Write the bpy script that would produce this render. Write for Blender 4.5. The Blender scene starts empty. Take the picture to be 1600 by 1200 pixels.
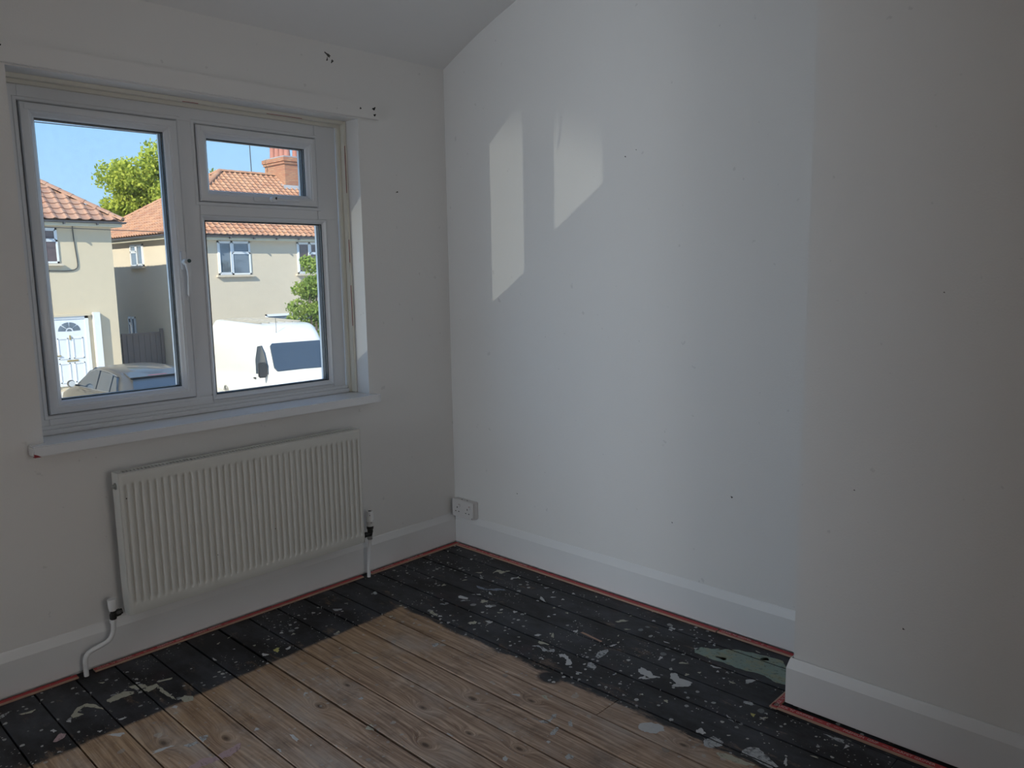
import bpy, bmesh, math, random
import numpy as np
from mathutils import Vector, Matrix
random.seed(7)
RNG = np.random.default_rng(7)
SC = bpy.context.scene
COL = SC.collection
PI = math.pi

# ------------------------------------------------------------------ camera
CAM = Vector((-2.549, -2.841, 1.353))
cd = bpy.data.cameras.new('camera')
cam = bpy.data.objects.new('camera', cd)
COL.objects.link(cam)
cr, cu, cf = Vector((0.688, -0.725, -0.016)), Vector((0.115, 0.087, 0.990)), Vector((0.716, 0.683, -0.143))
cf.normalize(); cr = (cr - cf * cr.dot(cf)).normalized(); cu = cr.cross(cf)
cam.matrix_world = Matrix(((cr.x, cu.x, -cf.x, CAM.x), (cr.y, cu.y, -cf.y, CAM.y), (cr.z, cu.z, -cf.z, CAM.z), (0, 0, 0, 1)))
cd.sensor_fit = 'HORIZONTAL'; cd.sensor_width = 36.0; cd.lens = 36.0 * 1225.47 / 1600.0
cd.clip_start = 0.02; cd.clip_end = 500
SC.camera = cam

# ------------------------------------------------------------------ view, world, sun, lamps
SC.view_settings.view_transform = 'Standard'
SC.view_settings.look = 'None'
SC.view_settings.gamma = 1.0
SC.view_settings.use_curve_mapping = False
SC.view_settings.exposure = 0.0
SKY_STRENGTH = 1.18
SUN_STRENGTH = 7.5
BACK_FILL_POWER = 12.0
SIDE_FILL_POWER = 78.0
GLINT_POWER = 950.0

w = bpy.data.worlds.new('sky'); SC.world = w; w.use_nodes = True
nt = w.node_tree; nt.nodes.clear()
out = nt.nodes.new('ShaderNodeOutputWorld'); bg = nt.nodes.new('ShaderNodeBackground')
tc = nt.nodes.new('ShaderNodeTexCoord'); sp = nt.nodes.new('ShaderNodeSeparateXYZ'); rp = nt.nodes.new('ShaderNodeValToRGB')
nt.links.new(tc.outputs['Generated'], sp.inputs[0]); nt.links.new(sp.outputs['Z'], rp.inputs[0])
nt.links.new(rp.outputs[0], bg.inputs[0]); nt.links.new(bg.outputs[0], out.inputs[0])
bg.inputs[1].default_value = SKY_STRENGTH
els = rp.color_ramp.elements
els[0].position = 0.0; els[0].color = (0.56, 0.82, 1.15, 1)
els[1].position = 1.0; els[1].color = (0.22, 0.46, 1.0, 1)
e = els.new(0.16); e.color = (0.42, 0.72, 1.12, 1)
e = els.new(0.45); e.color = (0.31, 0.60, 1.08, 1)

def lamp(name, kind, loc, target, **kw):
    d = bpy.data.lights.new(name, kind)
    o = bpy.data.objects.new(name, d); COL.objects.link(o)
    o.location = loc
    o.rotation_euler = (Vector(target) - Vector(loc)).to_track_quat('-Z', 'Y').to_euler()
    for k, v in kw.items(): setattr(d, k, v)
    return o
SUN_DIR = Vector((-0.80, -0.38, 0.60)).normalized()       # towards the sun
lamp('sun', 'SUN', SUN_DIR * 60, (0, 0, 0), energy=SUN_STRENGTH, angle=0.009, color=(1.0, 0.93, 0.80))
# added fill lamp, out of view, shining in through an opening in the back wall
lamp('back_fill_light', 'AREA', (-1.55, -4.55, 1.25), (-1.0, 0.0, 0.6), energy=BACK_FILL_POWER, shape='RECTANGLE', size=0.8, size_y=1.7, color=(1.0, 0.96, 0.90))
# added fill lamp, out of view, beyond an opening in the left-hand wall
lamp('side_fill_light', 'AREA', (-5.60, -0.75, 1.10), (0.0, -1.0, 1.05), energy=SIDE_FILL_POWER, shape='RECTANGLE', size=0.9, size_y=1.9, color=(0.78, 0.89, 1.0))
# low sun glinting off the windscreen of a car parked below the window
lamp('windscreen_glint', 'SPOT', (-9.0, 5.08, -2.35), (0.0, -0.02, 0.76), energy=GLINT_POWER, spot_size=math.radians(12.6), spot_blend=0.30,
     shadow_soft_size=0.035, color=(1.0, 0.95, 0.84))

# ------------------------------------------------------------------ node helper and materials
def new_mat(name):
    m = bpy.data.materials.new(name); m.use_nodes = True
    t = m.node_tree; t.nodes.clear()
    return m, t
class NB:
    def __init__(s, t): s.t = t
    def n(s, typ, ins=None, **kw):
        x = s.t.nodes.new(typ)
        for k, v in kw.items(): setattr(x, k, v)
        for k, v in (ins or {}).items(): s.put(x.inputs[k], v)
        return x
    def put(s, sock, v):
        if isinstance(v, bpy.types.NodeSocket): s.t.links.new(v, sock)
        elif isinstance(v, bpy.types.Node): s.t.links.new(v.outputs[0], sock)
        else:
            if sock.type == 'RGBA' and len(v) == 3: v = (*v, 1)
            sock.default_value = v
    def math(s, op, a, b=0.0, c=0.0, clamp=False):
        x = s.n('ShaderNodeMath', {0: a, 1: b, 2: c}, operation=op, use_clamp=clamp); return x.outputs[0]
    def mix(s, f, a, b):
        x = s.n('ShaderNodeMix', data_type='RGBA'); s.put(x.inputs[0], f); s.put(x.inputs[6], a); s.put(x.inputs[7], b); return x.outputs[2]
    def ramp(s, f, stops):
        x = s.n('ShaderNodeValToRGB', {0: f}); e = x.color_ramp.elements
        while len(e) < len(stops): e.new(0.5)
        for i, (p, c) in enumerate(stops):
            e[i].position = p
            e[i].color = (c, c, c, 1) if not hasattr(c, '__len__') else (*c, 1)
        return x.outputs[0]
    def noise(s, vec, scale, detail=3, rough=0.5, dist=0.0):
        return s.n('ShaderNodeTexNoise', {'Vector': vec, 'Scale': scale, 'Detail': detail, 'Roughness': rough, 'Distortion': dist}).outputs[0]
    def pos(s): return s.n('ShaderNodeNewGeometry').outputs['Position']
    def scaled(s, v, sc, loc=(0, 0, 0)):
        return s.n('ShaderNodeMapping', {'Vector': v, 'Scale': sc, 'Location': loc}).outputs[0]
    def out(s, col, rough=0.5, bump=None, bstr=0.2, bdist=0.002, metal=0.0, spec=0.5, coat=0.0):
        b = s.n('ShaderNodeBsdfPrincipled'); s.put(b.inputs['Base Color'], col); s.put(b.inputs['Roughness'], rough)
        b.inputs['Metallic'].default_value = metal; b.inputs['Specular IOR Level'].default_value = spec; b.inputs['Coat Weight'].default_value = coat
        if bump is not None:
            bb = s.n('ShaderNodeBump', {'Height': bump, 'Strength': bstr, 'Distance': bdist}); s.t.links.new(bb.outputs[0], b.inputs['Normal'])
        o = s.n('ShaderNodeOutputMaterial'); s.t.links.new(b.outputs[0], o.inputs[0]); return b
def simple(name, col, rough=0.5, var=0.08, scale=6.0, bscale=60, bstr=0.15, bdist=0.001, metal=0.0, spec=0.5, coat=0.0):
    m, t = new_mat(name); b = NB(t); p = b.pos()
    dk = tuple(c * (1 - var) for c in col)
    c = b.mix(b.noise(p, scale, 4, 0.6), dk, col)
    b.out(c, rough, b.noise(p, bscale, 3) if bstr else None, bstr, bdist, metal, spec, coat); return m

M = {}
def wall_paint(name, col):
    m, t = new_mat(name); b = NB(t); p = b.pos()
    big = b.noise(p, 1.3, 4, 0.6)
    c = b.mix(big, tuple(x * 0.955 for x in col), col)
    spots = b.ramp(b.noise(p, 26, 2, 0.5), [(0.0, 1.0), (0.235, 1.0), (0.26, 0.0)])   # a few dark flecks
    c = b.mix(b.math('MULTIPLY', spots, 0.25), c, tuple(x * 0.5 for x in col))
    bump = b.math('ADD', b.noise(p, 190, 3, 0.6), b.math('MULTIPLY', b.noise(p, 9, 3), 2.2))
    b.out(c, 0.62, bump, 0.35, 0.0012, spec=0.35); return m
M['wall'] = wall_paint('white_wall_paint', (0.80, 0.79, 0.775))
M['ceiling'] = wall_paint('white_ceiling_paint', (0.80, 0.80, 0.80))
M['gloss'] = simple('white_gloss_wood_paint', (0.80, 0.80, 0.80), 0.38, 0.05, 4, 35, 0.12)
M['sillpaint'] = simple('shiny_white_sill_paint', (0.80, 0.81, 0.83), 0.16, 0.03, 4, 35, 0.05, spec=0.7, coat=1.0)
M['upvc'] = simple('white_plastic_frame', (0.76, 0.78, 0.81), 0.28, 0.03, 3, 90, 0.03)
M['cream'] = simple('cream_trim_paint', (0.78, 0.76, 0.68), 0.45, 0.06, 12, 60, 0.1)
M['rad'] = simple('cream_white_radiator_enamel', (0.66, 0.655, 0.615), 0.30, 0.05, 5, 150, 0.03)
M['black'] = simple('black_rubber', (0.012, 0.012, 0.013), 0.5, 0.2, 30, 60, 0.1)
M['spacer'] = simple('dark_grey_spacer', (0.06, 0.065, 0.075), 0.5, 0.2, 30, 60, 0.1)
M['blackmetal'] = simple('blackened_brass', (0.02, 0.021, 0.02), 0.42, 0.3, 60, 200, 0.3)
M['chrome'] = simple('dull_chrome', (0.45, 0.46, 0.45), 0.3, 0.3, 50, 90, 0.1, metal=0.9)
M['dark'] = simple('dark_void', (0.01, 0.009, 0.009), 0.9, 0.2, 30, 60, 0.1)
M['green_button'] = simple('dark_green_button', (0.012, 0.05, 0.05), 0.35, 0.2, 30, 60, 0.05)
M['socket'] = simple('white_socket_plastic', (0.72, 0.70, 0.69), 0.32, 0.04, 8, 90, 0.03)
M['redpaint'] = simple('dark_red_old_paint', (0.30, 0.018, 0.03), 0.5, 0.2, 60, 90, 0.2)
M['grip_red'] = simple('red_gripper_print', (0.55, 0.045, 0.05), 0.45, 0.35, 30, 120, 0.2)
M['grip_wood'] = simple('pale_pine_strip', (0.52, 0.33, 0.24), 0.7, 0.25, 30, 120, 0.3)
M['grip_text'] = simple('pink_white_lettering', (0.80, 0.55, 0.52), 0.6, 0.3, 120, 90, 0.0)
M['plaster_grey'] = simple('exposed_grey_plaster', (0.10, 0.095, 0.085), 0.9, 0.5, 90, 120, 0.5)

# glass: clear pane, a little reflection, a trace of dust
def glass_mat(name, tint=(0.97, 0.985, 0.98), dirt=0.03):
    m, t = new_mat(name); b = NB(t)
    tr = b.n('ShaderNodeBsdfTransparent', {'Color': tint}); gl = b.n('ShaderNodeBsdfGlossy', {'Color': (1, 1, 1), 'Roughness': 0.0})
    df = b.n('ShaderNodeBsdfDiffuse', {'Color': (0.75, 0.75, 0.72)})
    g_ = b.n('ShaderNodeNewGeometry'); cosv = b.math('ABSOLUTE', b.n('ShaderNodeVectorMath', {0: g_.outputs['Normal'], 1: g_.outputs['Incoming']}, operation='DOT_PRODUCT').outputs['Value'])
    fr = b.math('MULTIPLY_ADD', b.math('POWER', b.math('SUBTRACT', 1.0, cosv), 5.0), 0.9, 0.022)
    m1 = b.n('ShaderNodeMixShader'); b.put(m1.inputs[0], fr); b.put(m1.inputs[1], tr); b.put(m1.inputs[2], gl)
    d = b.math('MULTIPLY', b.ramp(b.noise(b.pos(), 45, 4, 0.7), [(0.35, 0.35), (0.75, 1.0)]), dirt)
    m2 = b.n('ShaderNodeMixShader'); b.put(m2.inputs[0], d); b.put(m2.inputs[1], m1); b.put(m2.inputs[2], df)
    o = b.n('ShaderNodeOutputMaterial'); t.links.new(m2.outputs[0], o.inputs[0]); return m
M['glass'] = glass_mat('window_glass')

def floor_mat():
    m, t = new_mat('stained_and_bare_pine_boards'); b = NB(t); p = b.pos()
    xyz = b.n('ShaderNodeSeparateXYZ', {0: p}); x, y = xyz.outputs[0], xyz.outputs[1]
    rnd = b.n('ShaderNodeObjectInfo').outputs['Random']
    off = b.n('ShaderNodeCombineXYZ', {0: b.math('MULTIPLY', rnd, 7.0), 1: b.math('MULTIPLY', rnd, 31.0), 2: 0.0})
    q = b.n('ShaderNodeVectorMath', {0: p, 1: off.outputs[0]}, operation='ADD').outputs[0]
    # knots
    kn = None
    for kx, ky, r in [(-0.954, -1.122, 1), (-1.095, -1.044, .8), (-1.217, -1.2, 1.1), (-1.093, -1.253, .6), (-0.839, -1.272, .8), (-1.049, -1.416, .7),
                      (-1.592, -0.737, .9), (-1.309, -0.794, .9), (-1.727, -0.621, 1.1), (-1.175, -0.753, .7), (-1.45, -1.35, 1), (-0.72, -1.75, .8)]:
        dx = b.math('MULTIPLY', b.math('SUBTRACT', x, kx), 95.0 / r); dy = b.math('MULTIPLY', b.math('SUBTRACT', y, ky), 46.0 / r)
        d2 = b.math('ADD', b.math('MULTIPLY', dx, dx), b.math('MULTIPLY', dy, dy))
        g = b.math('DIVIDE', 1.0, b.math('ADD', d2, 1.0))
        kn = g if kn is None else b.math('ADD', kn, g)
    knot = b.ramp(kn, [(0.38, 0.0), (0.90, 1.0)])
    # grain: stretched along y, pushed aside by the knots
    gx = b.math('ADD', b.math('MULTIPLY', x, 95.0), b.math('MULTIPLY', kn, 9.0))
    gv = b.n('ShaderNodeCombineXYZ', {0: gx, 1: b.math('MULTIPLY', y, 3.2), 2: b.math('MULTIPLY', rnd, 40.0)}).outputs[0]
    fine = b.noise(gv, 1.0, 5, 0.65, 0.35)
    gv2 = b.n('ShaderNodeCombineXYZ', {0: b.math('ADD', b.math('MULTIPLY', x, 26.0), b.math('MULTIPLY', kn, 5.0)), 1: b.math('MULTIPLY', y, 1.6), 2: b.math('MULTIPLY', rnd, 20.0)}).outputs[0]
    rings = b.math('SINE', b.math('MULTIPLY', b.noise(gv2, 1.0, 2, 0.5, 0.2), 62.0))
    rings = b.math('MULTIPLY_ADD', rings, 0.5, 0.5)
    streak = b.ramp(fine, [(0.30, 0.0), (0.62, 1.0)])
    base = b.mix(streak, (0.22, 0.14, 0.10), (0.57, 0.42, 0.315))
    base = b.mix(b.math('MULTIPLY', rings, 0.42), base, (0.13, 0.078, 0.055))
    # warmer varnish remains near the stained border, greyer wear in the middle
    wearn = b.noise(q, 3.2, 4, 0.6)
    warm = b.math('MULTIPLY', b.ramp(b.math('ADD', y, b.math('MULTIPLY', wearn, 0.5)), [(-1.0, 0.0), (0.0, 1.0)]), 1.0)
    wm = b.n('ShaderNodeMapRange', {'Value': b.math('ADD', y, b.math('MULTIPLY', wearn, 0.7)), 'From Min': -0.75, 'From Max': -0.15}).outputs[0]
    base = b.mix(b.math('MULTIPLY', wm, 0.55), base, b.mix(streak, (0.18, 0.10, 0.048), (0.44, 0.28, 0.14)))
    grey = b.ramp(b.noise(b.scaled(q, (5, 2.2, 1)), 1.0, 5, 0.65), [(0.50, 0.0), (0.72, 1.0)])
    base = b.mix(b.math('MULTIPLY', grey, 0.55), base, (0.46, 0.42, 0.39))
    dirt = b.ramp(b.noise(p, 7, 5, 0.7), [(0.52, 0.0), (0.75, 1.0)])
    base = b.mix(b.math('MULTIPLY', dirt, 0.60), base, (0.085, 0.062, 0.052))
    base = b.mix(b.math('MULTIPLY', knot, 0.75), base, (0.03, 0.017, 0.012))
    # black painted border: along the window wall and along the right-hand wall
    wob = b.math('MULTIPLY', b.math('SUBTRACT', b.noise(p, 9, 4, 0.65), 0.5), 0.055)
    wob2 = b.math('MULTIPLY', b.math('SUBTRACT', b.noise(b.scaled(p, (60, 12, 1)), 1.0, 4, 0.7), 0.5), 0.05)
    yb = b.math('MULTIPLY_ADD', x, 0.04, -0.378)                    # painted edge, a little off square
    d1 = b.math('SUBTRACT', y, yb)
    d2 = b.math('MULTIPLY', b.math('SUBTRACT', x, -0.675), 1.0)
    dx = b.math('MULTIPLY', b.math('SUBTRACT', x, -0.69), 1.0); dy = b.math('MULTIPLY', b.math('SUBTRACT', y, -1.22), 0.8)
    blob = b.math('SUBTRACT', 0.038, b.math('SQRT', b.math('ADD', b.math('MULTIPLY', dx, dx), b.math('MULTIPLY', dy, dy))))
    d = b.math('MAXIMUM', b.math('MAXIMUM', b.math('ADD', d1, b.math('MULTIPLY', wob, 0.5)), b.math('ADD', d2, b.math('ADD', wob, wob2))), blob)
    blk = b.n('ShaderNodeMapRange', {'Value': d, 'From Min': -0.005, 'From Max': 0.010}).outputs[0]
    worn = b.ramp(b.math('ADD', b.noise(b.scaled(p, (14, 5, 1)), 1.0, 6, 0.75), b.math('MULTIPLY', b.math('SUBTRACT', 1.0, b.n('ShaderNodeMapRange', {'Value': d, 'From Min': 0.0, 'From Max': 0.12}).outputs[0]), 0.09)), [(0.60, 0.0), (0.72, 1.0)])
    blk = b.math('MULTIPLY', blk, b.math('SUBTRACT', 1.0, b.math('MULTIPLY', worn, 0.45)))
    bcol = b.mix(b.ramp(b.noise(b.scaled(p, (6, 3, 1)), 1.0, 6, 0.7), [(0.42, 0.0), (0.72, 1.0)]), (0.010, 0.010, 0.012), (0.060, 0.065, 0.077))
    bcol = b.mix(b.math('MULTIPLY', b.ramp(b.noise(p, 5.5, 3, 0.6), [(0.60, 0.0), (0.72, 1.0)]), 0.6), bcol, (0.036, 0.022, 0.028))
    col = b.mix(blk, base, bcol)
    # paint spatter
    def spat(scale, thr, dens_scale, lo, hi, seed):
        pj = b.n('ShaderNodeVectorMath', {0: b.scaled(p, (1, 1, 0), (seed, seed * 2, 0)), 1: b.n('ShaderNodeVectorMath', {0: b.n('ShaderNodeTexNoise', {'Vector': p, 'Scale': scale * 1.3, 'Detail': 3.0}).outputs['Color'], 1: (1.0 / scale * 0.55,) * 3}, operation='MULTIPLY').outputs[0]}, operation='ADD').outputs[0]
        v = b.n('ShaderNodeTexVoronoi', {'Vector': pj, 'Scale': scale, 'Randomness': 1.0}, voronoi_dimensions='2D')
        sizes = b.n('ShaderNodeSeparateColor', {0: v.outputs['Color']})
        r = b.math('MULTIPLY', sizes.outputs[0], thr)
        hit = b.math('LESS_THAN', v.outputs['Distance'], r)
        dens = b.ramp(b.noise(b.scaled(p, (1, 1, 0), (seed + 3, 0, 0)), dens_scale, 3, 0.6), [(lo, 0.0), (hi, 1.0)])
        keep = b.math('GREATER_THAN', dens, sizes.outputs[1])
        return b.math('MULTIPLY', hit, keep), sizes.outputs[2]
    s1, c1 = spat(95, 0.28, 4.0, 0.48, 1.10, 1.3)
    s2, c2 = spat(42, 0.30, 3.0, 0.44, 1.15, 4.1)
    s3, c3 = spat(19, 0.25, 2.2, 0.46, 1.2, 9.7)
    onbare = b.math('MULTIPLY_ADD', blk, 0.45, 0.5)
    sc_ = b.mix(c1, (0.20, 0.20, 0.20), (0.50, 0.49, 0.47))
    col = b.mix(b.math('MULTIPLY', s1, onbare), col, sc_)
    col = b.mix(b.math('MULTIPLY', s2, onbare), col, b.mix(c2, (0.25, 0.26, 0.27), (0.52, 0.52, 0.50)))
    col = b.mix(b.math('MULTIPLY', s3, b.math('MULTIPLY', onbare, 0.85)), col, b.mix(c3, (0.16, 0.18, 0.19), (0.46, 0.46, 0.44)))
    # pale brushed scuffs
    scf = b.math('MULTIPLY', b.ramp(b.noise(b.scaled(p, (30, 11, 1)), 1.0, 6, 0.8, 0.6), [(0.58, 0.0), (0.74, 1.0)]), b.ramp(b.noise(p, 3.1, 2, 0.5), [(0.40, 0.0), (0.62, 1.0)]))
    col = b.mix(b.math('MULTIPLY', scf, b.math('MULTIPLY_ADD', blk, 0.0, 0.36)), col, b.mix(blk, (0.50, 0.47, 0.44), (0.17, 0.19, 0.22)))
    rough = b.math('MULTIPLY_ADD', blk, -0.16, 0.66)
    bump = b.math('ADD', b.math('MULTIPLY', fine, 0.7), b.math('ADD', b.math('MULTIPLY', rings, 0.12), b.math('MULTIPLY', s2, 0.5)))
    b.out(col, rough, bump, 0.35, 0.0012, spec=0.28); return m
M['floor'] = floor_mat()

def film(name, col, col2=None, solid=0.5):
    """dried paint scraped thin: opaque in the middle, worn through to the board in places"""
    m, t = new_mat(name); b = NB(t); p = b.pos()
    c = b.mix(b.noise(p, 60, 4, 0.7), tuple(v * 0.78 for v in col), col)
    if col2: c = b.mix(b.ramp(b.noise(p, 18, 4, 0.7), [(0.48, 0), (0.6, 1)]), c, col2)
    bs = b.n('ShaderNodeBsdfPrincipled', {'Base Color': c, 'Roughness': 0.55})
    tr = b.n('ShaderNodeBsdfTransparent')
    a = b.ramp(b.noise(b.scaled(p, (90, 45, 1)), 1.0, 6, 0.75, 0.4), [(solid - 0.10, 0.0), (solid + 0.04, 1.0)])
    mx = b.n('ShaderNodeMixShader'); b.put(mx.inputs[0], a); b.put(mx.inputs[1], tr); b.put(mx.inputs[2], bs)
    o = b.n('ShaderNodeOutputMaterial'); t.links.new(mx.outputs[0], o.inputs[0]); return m
M['f_white'] = film('dried_white_paint', (0.56, 0.57, 0.58), None, 0.30)
M['f_thin'] = film('thin_white_paint', (0.47, 0.49, 0.51), None, 0.47)
M['f_cream'] = film('dried_cream_paint', (0.46, 0.45, 0.36), None, 0.40)
M['f_mint'] = film('mint_green_paint', (0.27, 0.36, 0.31), (0.30, 0.32, 0.22), 0.40)
M['f_pink'] = film('pink_paint', (0.46, 0.32, 0.33), None, 0.42)
M['f_orange'] = film('orange_wood_chip', (0.44, 0.27, 0.19), None, 0.2)
M['f_yellow'] = film('yellow_paint', (0.50, 0.47, 0.16), None, 0.3)
M['f_blue'] = film('blue_grey_paint', (0.20, 0.24, 0.31), None, 0.45)

# ------------------------------------------------------------------ mesh helpers
class MB:
    def __init__(s): s.v = []; s.f = []
    def add(s, vs, fs):
        n = len(s.v); s.v += [tuple(v) for v in vs]; s.f += [tuple(i + n for i in f) for f in fs]; return s
    def box(s, x0, x1, y0, y1, z0, z1):
        return s.add([(x0, y0, z0), (x1, y0, z0), (x1, y1, z0), (x0, y1, z0), (x0, y0, z1), (x1, y0, z1), (x1, y1, z1), (x0, y1, z1)],
                     [(0, 3, 2, 1), (4, 5, 6, 7), (0, 1, 5, 4), (1, 2, 6, 5), (2, 3, 7, 6), (3, 0, 4, 7)])
    def prism(s, poly, a0, a1, axis):
        """polygon (u,v) extruded along axis. x: (y,z)  y: (x,z)  z: (x,y)"""
        def P(u, v, a): return (a, u, v) if axis == 'x' else ((u, a, v) if axis == 'y' else (u, v, a))
        n = len(poly)
        vs = [P(u, v, a0) for u, v in poly] + [P(u, v, a1) for u, v in poly]
        return s.add(vs, [tuple(range(n))[::-1], tuple(range(n, 2 * n))] + [(i, (i + 1) % n, n + (i + 1) % n, n + i) for i in range(n)])
    def lathe(s, prof, c, axis=(0, 0, 1), seg=20):
        """prof: (radius, distance along axis)"""
        ax = Vector(axis).normalized(); a = ax.orthogonal().normalized(); b = ax.cross(a); c = Vector(c)
        vs = []; n = len(prof)
        for k in range(seg):
            t = 2 * PI * k / seg; d = a * math.cos(t) + b * math.sin(t)
            for r, h in prof: vs.append(c + d * r + ax * h)
        fs = []
        for k in range(seg):
            k2 = (k + 1) % seg
            for i in range(n - 1): fs.append((k * n + i, k2 * n + i, k2 * n + i + 1, k * n + i + 1))
        fs.append(tuple(k * n for k in range(seg))[::-1]); fs.append(tuple(k * n + n - 1 for k in range(seg)))
        return s.add(vs, fs)
    def tube(s, pts, r, seg=12, smooth=0):
        pts = [Vector(p) for p in pts]
        for _ in range(smooth):
            q = [pts[0]]
            for a, b in zip(pts, pts[1:]): q += [a.lerp(b, .25), a.lerp(b, .75)]
            if hasattr(r, '__len__'): r = [r[0]] + [v for a, b in zip(r, r[1:]) for v in (a * .75 + b * .25, a * .25 + b * .75)] + [r[-1]]
            pts = q + [pts[-1]]
        vs = []; up = None
        for i, p in enumerate(pts):
            t = (pts[min(i + 1, len(pts) - 1)] - pts[max(i - 1, 0)]).normalized()
            if up is None: up = t.orthogonal().normalized()
            up = (up - t * up.dot(t)).normalized(); sd = t.cross(up)
            rr = r[i] if hasattr(r, '__len__') else r
            for k in range(seg):
                a = 2 * PI * k / seg; vs.append(p + (up * math.cos(a) + sd * math.sin(a)) * rr)
        fs = [(i * seg + k, i * seg + (k + 1) % seg, (i + 1) * seg + (k + 1) % seg, (i + 1) * seg + k) for i in range(len(pts) - 1) for k in range(seg)]
        fs += [tuple(range(seg))[::-1], tuple((len(pts) - 1) * seg + k for k in range(seg))]
        return s.add(vs, fs)
    def rect_sweep(s, x0, x1, z0, z1, prof, closed=True):
        """mitred rectangular frame in the xz plane. prof: (inset, y)"""
        rings = []
        for ins, y in prof:
            rings.append([(x0 + ins, y, z0 + ins), (x1 - ins, y, z0 + ins), (x1 - ins, y, z1 - ins), (x0 + ins, y, z1 - ins)])
        n = len(rings); vs = [v for r in rings for v in r]; fs = []
        for i in range(n if closed else n - 1):
            j = (i + 1) % n
            for k in range(4):
                fs.append((i * 4 + k, i * 4 + (k + 1) % 4, j * 4 + (k + 1) % 4, j * 4 + k))
        return s.add(vs, fs)
    def mesh(s, name, mat, smooth=False, bevel=0):
        me = bpy.data.meshes.new(name); me.from_pydata(s.v, [], s.f); me.materials.append(mat)
        bm = bmesh.new(); bm.from_mesh(me)
        bmesh.ops.recalc_face_normals(bm, faces=bm.faces)
        if bevel:
            ed = [e for e in bm.edges if len(e.link_faces) == 2 and e.calc_face_angle(0) > 0.6]
            bmesh.ops.bevel(bm, geom=ed, offset=bevel, segments=2, affect='EDGES', clamp_overlap=True)
        bm.to_mesh(me); bm.free()
        if smooth:
            me.shade_smooth()
            try: me.set_sharp_from_angle(angle=math.radians(40))
            except Exception: pass
        return me
    def build(s, name, mat, parent=None, smooth=False, bevel=0, **kw):
        return obj(name, s.mesh(name, mat, smooth, bevel), parent, **kw)
def tag(o, label=None, cat=None, group=None, kind=None):
    if label: o['label'] = label
    if cat: o['category'] = cat
    if group: o['group'] = group
    if kind: o['kind'] = kind
    return o
def obj(name, me, parent=None, loc=None, **kw):
    o = bpy.data.objects.new(name, me); COL.objects.link(o)
    if loc is not None: o.location = loc
    if parent is not None:
        o.parent = parent
        if parent.matrix_basis != Matrix.Identity(4): o.matrix_parent_inverse = parent.matrix_basis.inverted()
    return tag(o, **kw)
def empty(name, loc=(0, 0, 0), rz=0, parent=None, **kw):
    o = obj(name, None, parent, **kw); o.location = loc; o.rotation_euler = (0, 0, rz); o.empty_display_size = 0.1
    return o
# children are modelled in world coordinates; the parent inverse keeps them there

# ================================================================== ROOM
OX0, OX1, OZ0, OZ1 = -1.787, -0.483, 0.785, 2.003      # window opening
WY = 0.012                                              # room face of the window wall
XL, YB, ZT = -3.60, -3.70, 2.62
m = MB()
m.box(XL, OX0, WY, 0.27, -0.2, 2.9); m.box(OX1, 0.16, WY, 0.27, -0.2, 2.9)
m.box(OX0, OX1, WY, 0.27, -0.2, OZ0); m.box(OX0, OX1, WY, 0.27, OZ1, 2.9)
wall_w = m.build('wall_window', M['wall'], kind='structure')
wall_r = MB().box(WY, 0.16, YB, WY, -0.2, 2.9).build('wall_right', M['wall'], kind='structure')
m = MB(); m.box(-0.317, WY, YB, -1.891, 0.0, 2.75)
wall_c = m.build('wall_chimney_breast', M['wall'], bevel=0.004, kind='structure')
m = MB(); m.box(XL - 0.15, XL, YB, -1.10, -0.2, 2.9); m.box(XL - 0.15, XL, -0.56, 0.27, -0.2, 2.9); m.box(XL - 0.15, XL, -1.10, -0.56, 2.03, 2.9)  # opening placed to shape the beam of the side fill lamp
m.build('wall_left', M['wall'], kind='structure')
m = MB(); m.box(XL - .15, -2.00, YB - 0.12, YB, -0.2, 2.9); m.box(-1.15, 0.16, YB - 0.12, YB, -0.2, 2.9); m.box(-2.00, -1.15, YB - 0.12, YB, 2.02, 2.9)  # opening added to let the back fill lamp in
m.build('wall_back', M['wall'], kind='structure')
# unseen box added round the back fill lamp (behind the camera)
m = MB(); m.box(-2.8, -0.4, -4.95, -4.85, -0.2, 2.6); m.box(-2.8, -2.7, -4.85, YB - .12, -0.2, 2.6); m.box(-.5, -.4, -4.85, YB - .12, -0.2, 2.6)
m.box(-2.7, -.5, -4.85, YB - .12, 2.5, 2.6)
m.build('wall_back_fill_box', M['wall'], kind='structure')
m = MB(); m.box(-5.80, -5.70, -1.9, 0.2, -0.2, 2.6); m.box(-5.8, XL - .15, -2.0, -1.9, -0.2, 2.6); m.box(-5.8, XL - .15, 0.2, 0.27, -0.2, 2.6); m.box(-5.8, XL - .15, -2.0, 0.27, 2.5, 2.6)  # unseen box added to enclose the side fill lamp
m.build('wall_side_fill_box', M['wall'], kind='structure')
MB().box(-5.7, XL, -1.9, 0.2, -0.05, -0.002).build('floor_side_fill_box', M['grip_wood'], kind='structure')  # floor of the added side lamp box
MB().box(-2.7, -.5, -4.85, YB, -0.05, -0.002).build('floor_back_fill_box', M['grip_wood'], kind='structure')  # floor of the added back lamp box
# ceiling: rises in a shallow cove from the window wall, then flat
cp = [(WY + 0.02, 2.272), (WY, 2.283), (-0.08, 2.327), (-0.16, 2.364), (-0.231, 2.395), (-0.34, 2.437), (-0.446, 2.474), (-0.58, 2.514), (-0.74, 2.552), (-0.95, 2.585), (-1.2, 2.607), (-1.5, ZT), (YB, ZT)]
m = MB(); poly = cp + [(YB, 2.85), (0.25, 2.85), (0.25, 2.272)]
m.prism(poly, XL - 0.1, 0.1, 'x')
ceil = m.build('ceiling', M['ceiling'], smooth=True, kind='structure')

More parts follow.
